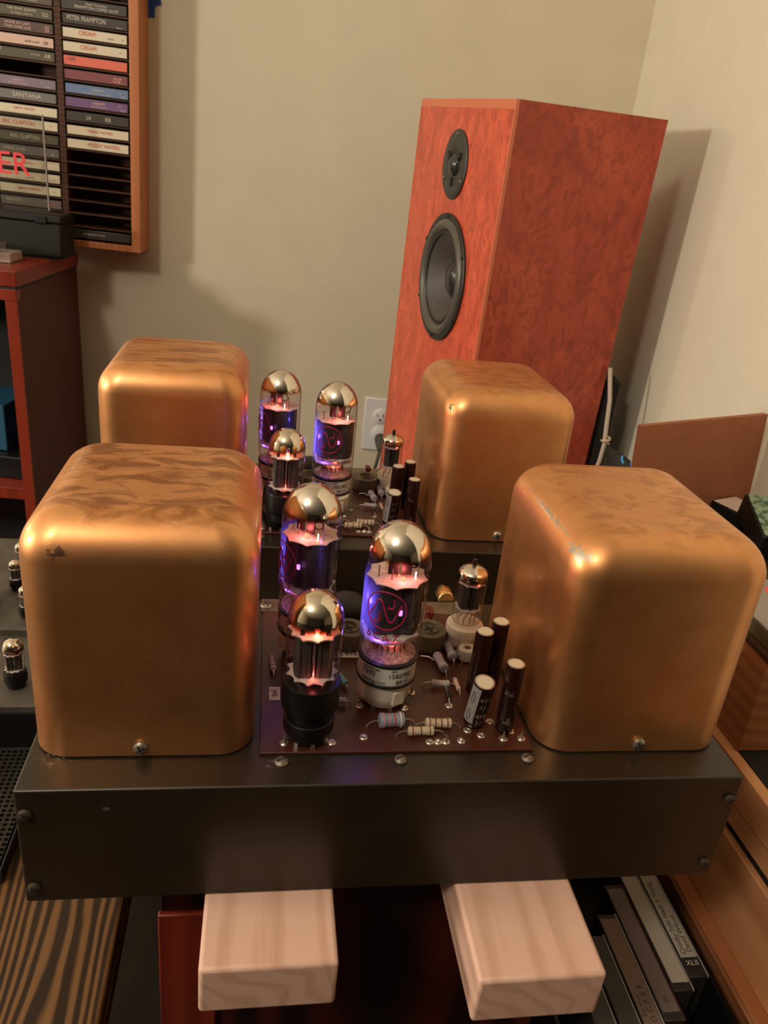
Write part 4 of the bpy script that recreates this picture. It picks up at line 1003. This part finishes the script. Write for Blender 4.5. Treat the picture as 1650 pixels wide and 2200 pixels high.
obj('carcase', M().prism([(.4650,-.15),(.500,-.15),(.592,.40),(.4650,.40)], .0, B-.1340), OAKD, chs)
obj('base_shelf', M().box(.314,.4640,-.15,.34,B-.3078,B-.2968), OAKD, chs)
obj('shelf_leg', M().box(.316,.336,-.14,-.12,0,B-.3078), OAKD, chs); obj('shelf_leg', M().box(.316,.336,.31,.33,0,B-.3078), OAKD, chs)
# cassettes standing in the lower bay, spines up
REDE = mat('dark_red_edge', (.06,.010,.010), .4)
tray = loc_empty('cassette_tray', 'black plastic tray holding upright cassettes in the lower bay of the chest', 'tray')
obj('floor', M().box(.322,.4425,-.055,.20,B-.2966,B-.2935), BLACKP, tray)
obj('side', M().box(.322,.3245,-.055,.20,B-.2935,B-.245), BLACKP, tray); obj('side', M().box(.4400,.4425,-.055,.20,B-.2935,B-.2300), BLACKP, tray)
obj('end', M().box(.3245,.4400,-.055,-.0525,B-.2935,B-.250), BLACKP, tray); obj('end', M().box(.3245,.4400,.1975,.20,B-.2935,B-.250), BLACKP, tray)
INW = mat('white_spine_card', (.40,.36,.29), .6); ING = mat('grey_spine_card', (.16,.12,.11), .5); INT = mat('tan_spine_card', (.20,.135,.10), .6); INX = mat('dark_spine_card', (.05,.045,.04), .5)
def up_cassette(x, y0, z, card, words, label, tag_=None):
    t = loc_empty('upright_cassette', label, 'cassette', 'cassettes standing in the lower bay')
    w2 = .0076; L = .1085
    obj('case', M().box(x-w2, x+w2, y0, y0+L, B+z-.0655, B+z), CASE, t, bevel=.0007)
    cd_ = obj('spine_card', M().box(x-w2+.0012, x+w2-.0012, y0+.006, y0+L-.004, B+z-.001, B+z+.0002), card, t)
    for k in (-1,): obj('edge_line', M().box(x+w2-.0008, x+w2+.0001, y0, y0+L, B+z-.002, B+z+.0003), REDE if card is ING else GREYST, t)
    for body, dy, dx, sz in words: text('lettering', body, sz, INK, cd_, (x+dx, y0+dy, B+z+.0003), (0,0,-pi/2+pi), align='LEFT')
    if tag_:
        b2 = obj('dark_tag', M().box(x-w2+.0012, x+w2-.0012, y0+.006, y0+.0150, B+z, B+z+.0004), BLACKM, t)
        text('lettering', tag_, .0058, PAPER, b2, (x, y0+.0105, B+z+.0005), (0,0,0))
up_cassette(.4312,.0420,-.2275,INW,[('Crosby Stills Nash + Young',.0175,-.0024,.0056),('David Wilcox',.0190,.0030,.0056)],'white-labelled cassette with two lines of handwriting and a dark end tag, right of the others','XLII')
up_cassette(.4150,.0330,-.2275,INW,[],'blank cream-spined cassette left of the handwritten one')
up_cassette(.3985,.0130,-.2275,ING,[('90',.012,0,.0050)],'grey-spined cassette with small end mark, third from the right')
up_cassette(.3820,-.0130,-.2275,INT,[('R O C K E R',.020,.0015,.0062),('live on air',.030,-.0035,.0040)],'tan-spined cassette with spaced dark capitals, fourth from the right')
up_cassette(.3655,-.0300,-.2275,INX,[],'dark-spined cassette, second from the left in the lower bay')
up_cassette(.3485,-.0420,-.2275,INX,[],'dark-spined cassette, leftmost in the lower bay beside the maple block')
# leaning hardboard panel
hp = props(obj('hardboard_panel', M().box(0,.154,-.003,.003,0,.094), CARD, None), 'brown hardboard panel standing on the chest against the right wall', 'panel')
hp.location = (.2275,.6800,AZ-.0059); hp.rotation_euler = (radians(-3),radians(-2.5),radians(25.5))
# media cases on the chest
def case(name, x, y, z, rz, w, d, h, topm, label, cat, tilt=0):
    t = empty(name, (x,y,z), label, cat, 'media cases on the chest', (0,tilt,rz))
    obj('case', M().box(-w/2,w/2,-d/2,d/2,0,h), BLACKP, t, bevel=.0015)
    c_ = obj('cover_sheet', M().box(-w/2+.002,w/2-.002,-d/2+.002,d/2-.002,h,h+.0006), topm, t)
    return t, c_
WPINK = noisy('pink_white_print', (.62,.42,.36), (.72,.60,.52), 60, .4, vs=(1,8,1))
GREENP = noisy('green_pattern_print', (.05,.10,.06), (.24,.34,.22), 170, .35, lo=.42, hi=.55)
t, c_ = case('video_case', .3440,.7100,AZ-.0058,.55,.036,.038,.0165,WPINK,'black case with pink and white cover lying on the chest by the hardboard panel','case')
t, c_ = case('disc_case', .3500,.6540,AZ-.0050,-.05,.040,.064,.0240,GREENP,'thick black case with green patterned cover on the chest at the right edge','case')
t.rotation_euler = (radians(14),0,-.05); t.location.z += .009
obj('cover_band', M().box(-.005,.020,-.030,-.026,.0246,.0252), mat('orange_pink_band', (.70,.32,.20), .5), t)
# bagged box set at the front of the chest
bs = loc_empty('bagged_disc_set', 'disc set in clear wrap with round red sticker, front end of the chest', 'disc set')
obj('box', M().prism([(.4655,.120),(.548,.120),(.556,.205),(.4655,.205)], B-.0058, B+.0060), mat('olive_card', (.10,.065,.028), .6), bs, bevel=.001)
obj('wrap', M().prism([(.4648,.119),(.5485,.119),(.5565,.206),(.4648,.206)], B+.0062, B+.0085), mat('grey_film', (.30,.25,.23), .18, 0, .8), bs, bevel=.0008)
obj('sticker', M().lathe([(.0085,B+.0085),(.0085,B+.0089),(0,B+.0089)], 28, (.5050,.1850,0)), mat('coral_sticker', (.80,.10,.08), .4), bs)
obj('red_flap', M().box(.470,.540,.1186,.1198,B-.0056,B-.0035), mat('red_flap', (.55,.03,.03), .4), bs)
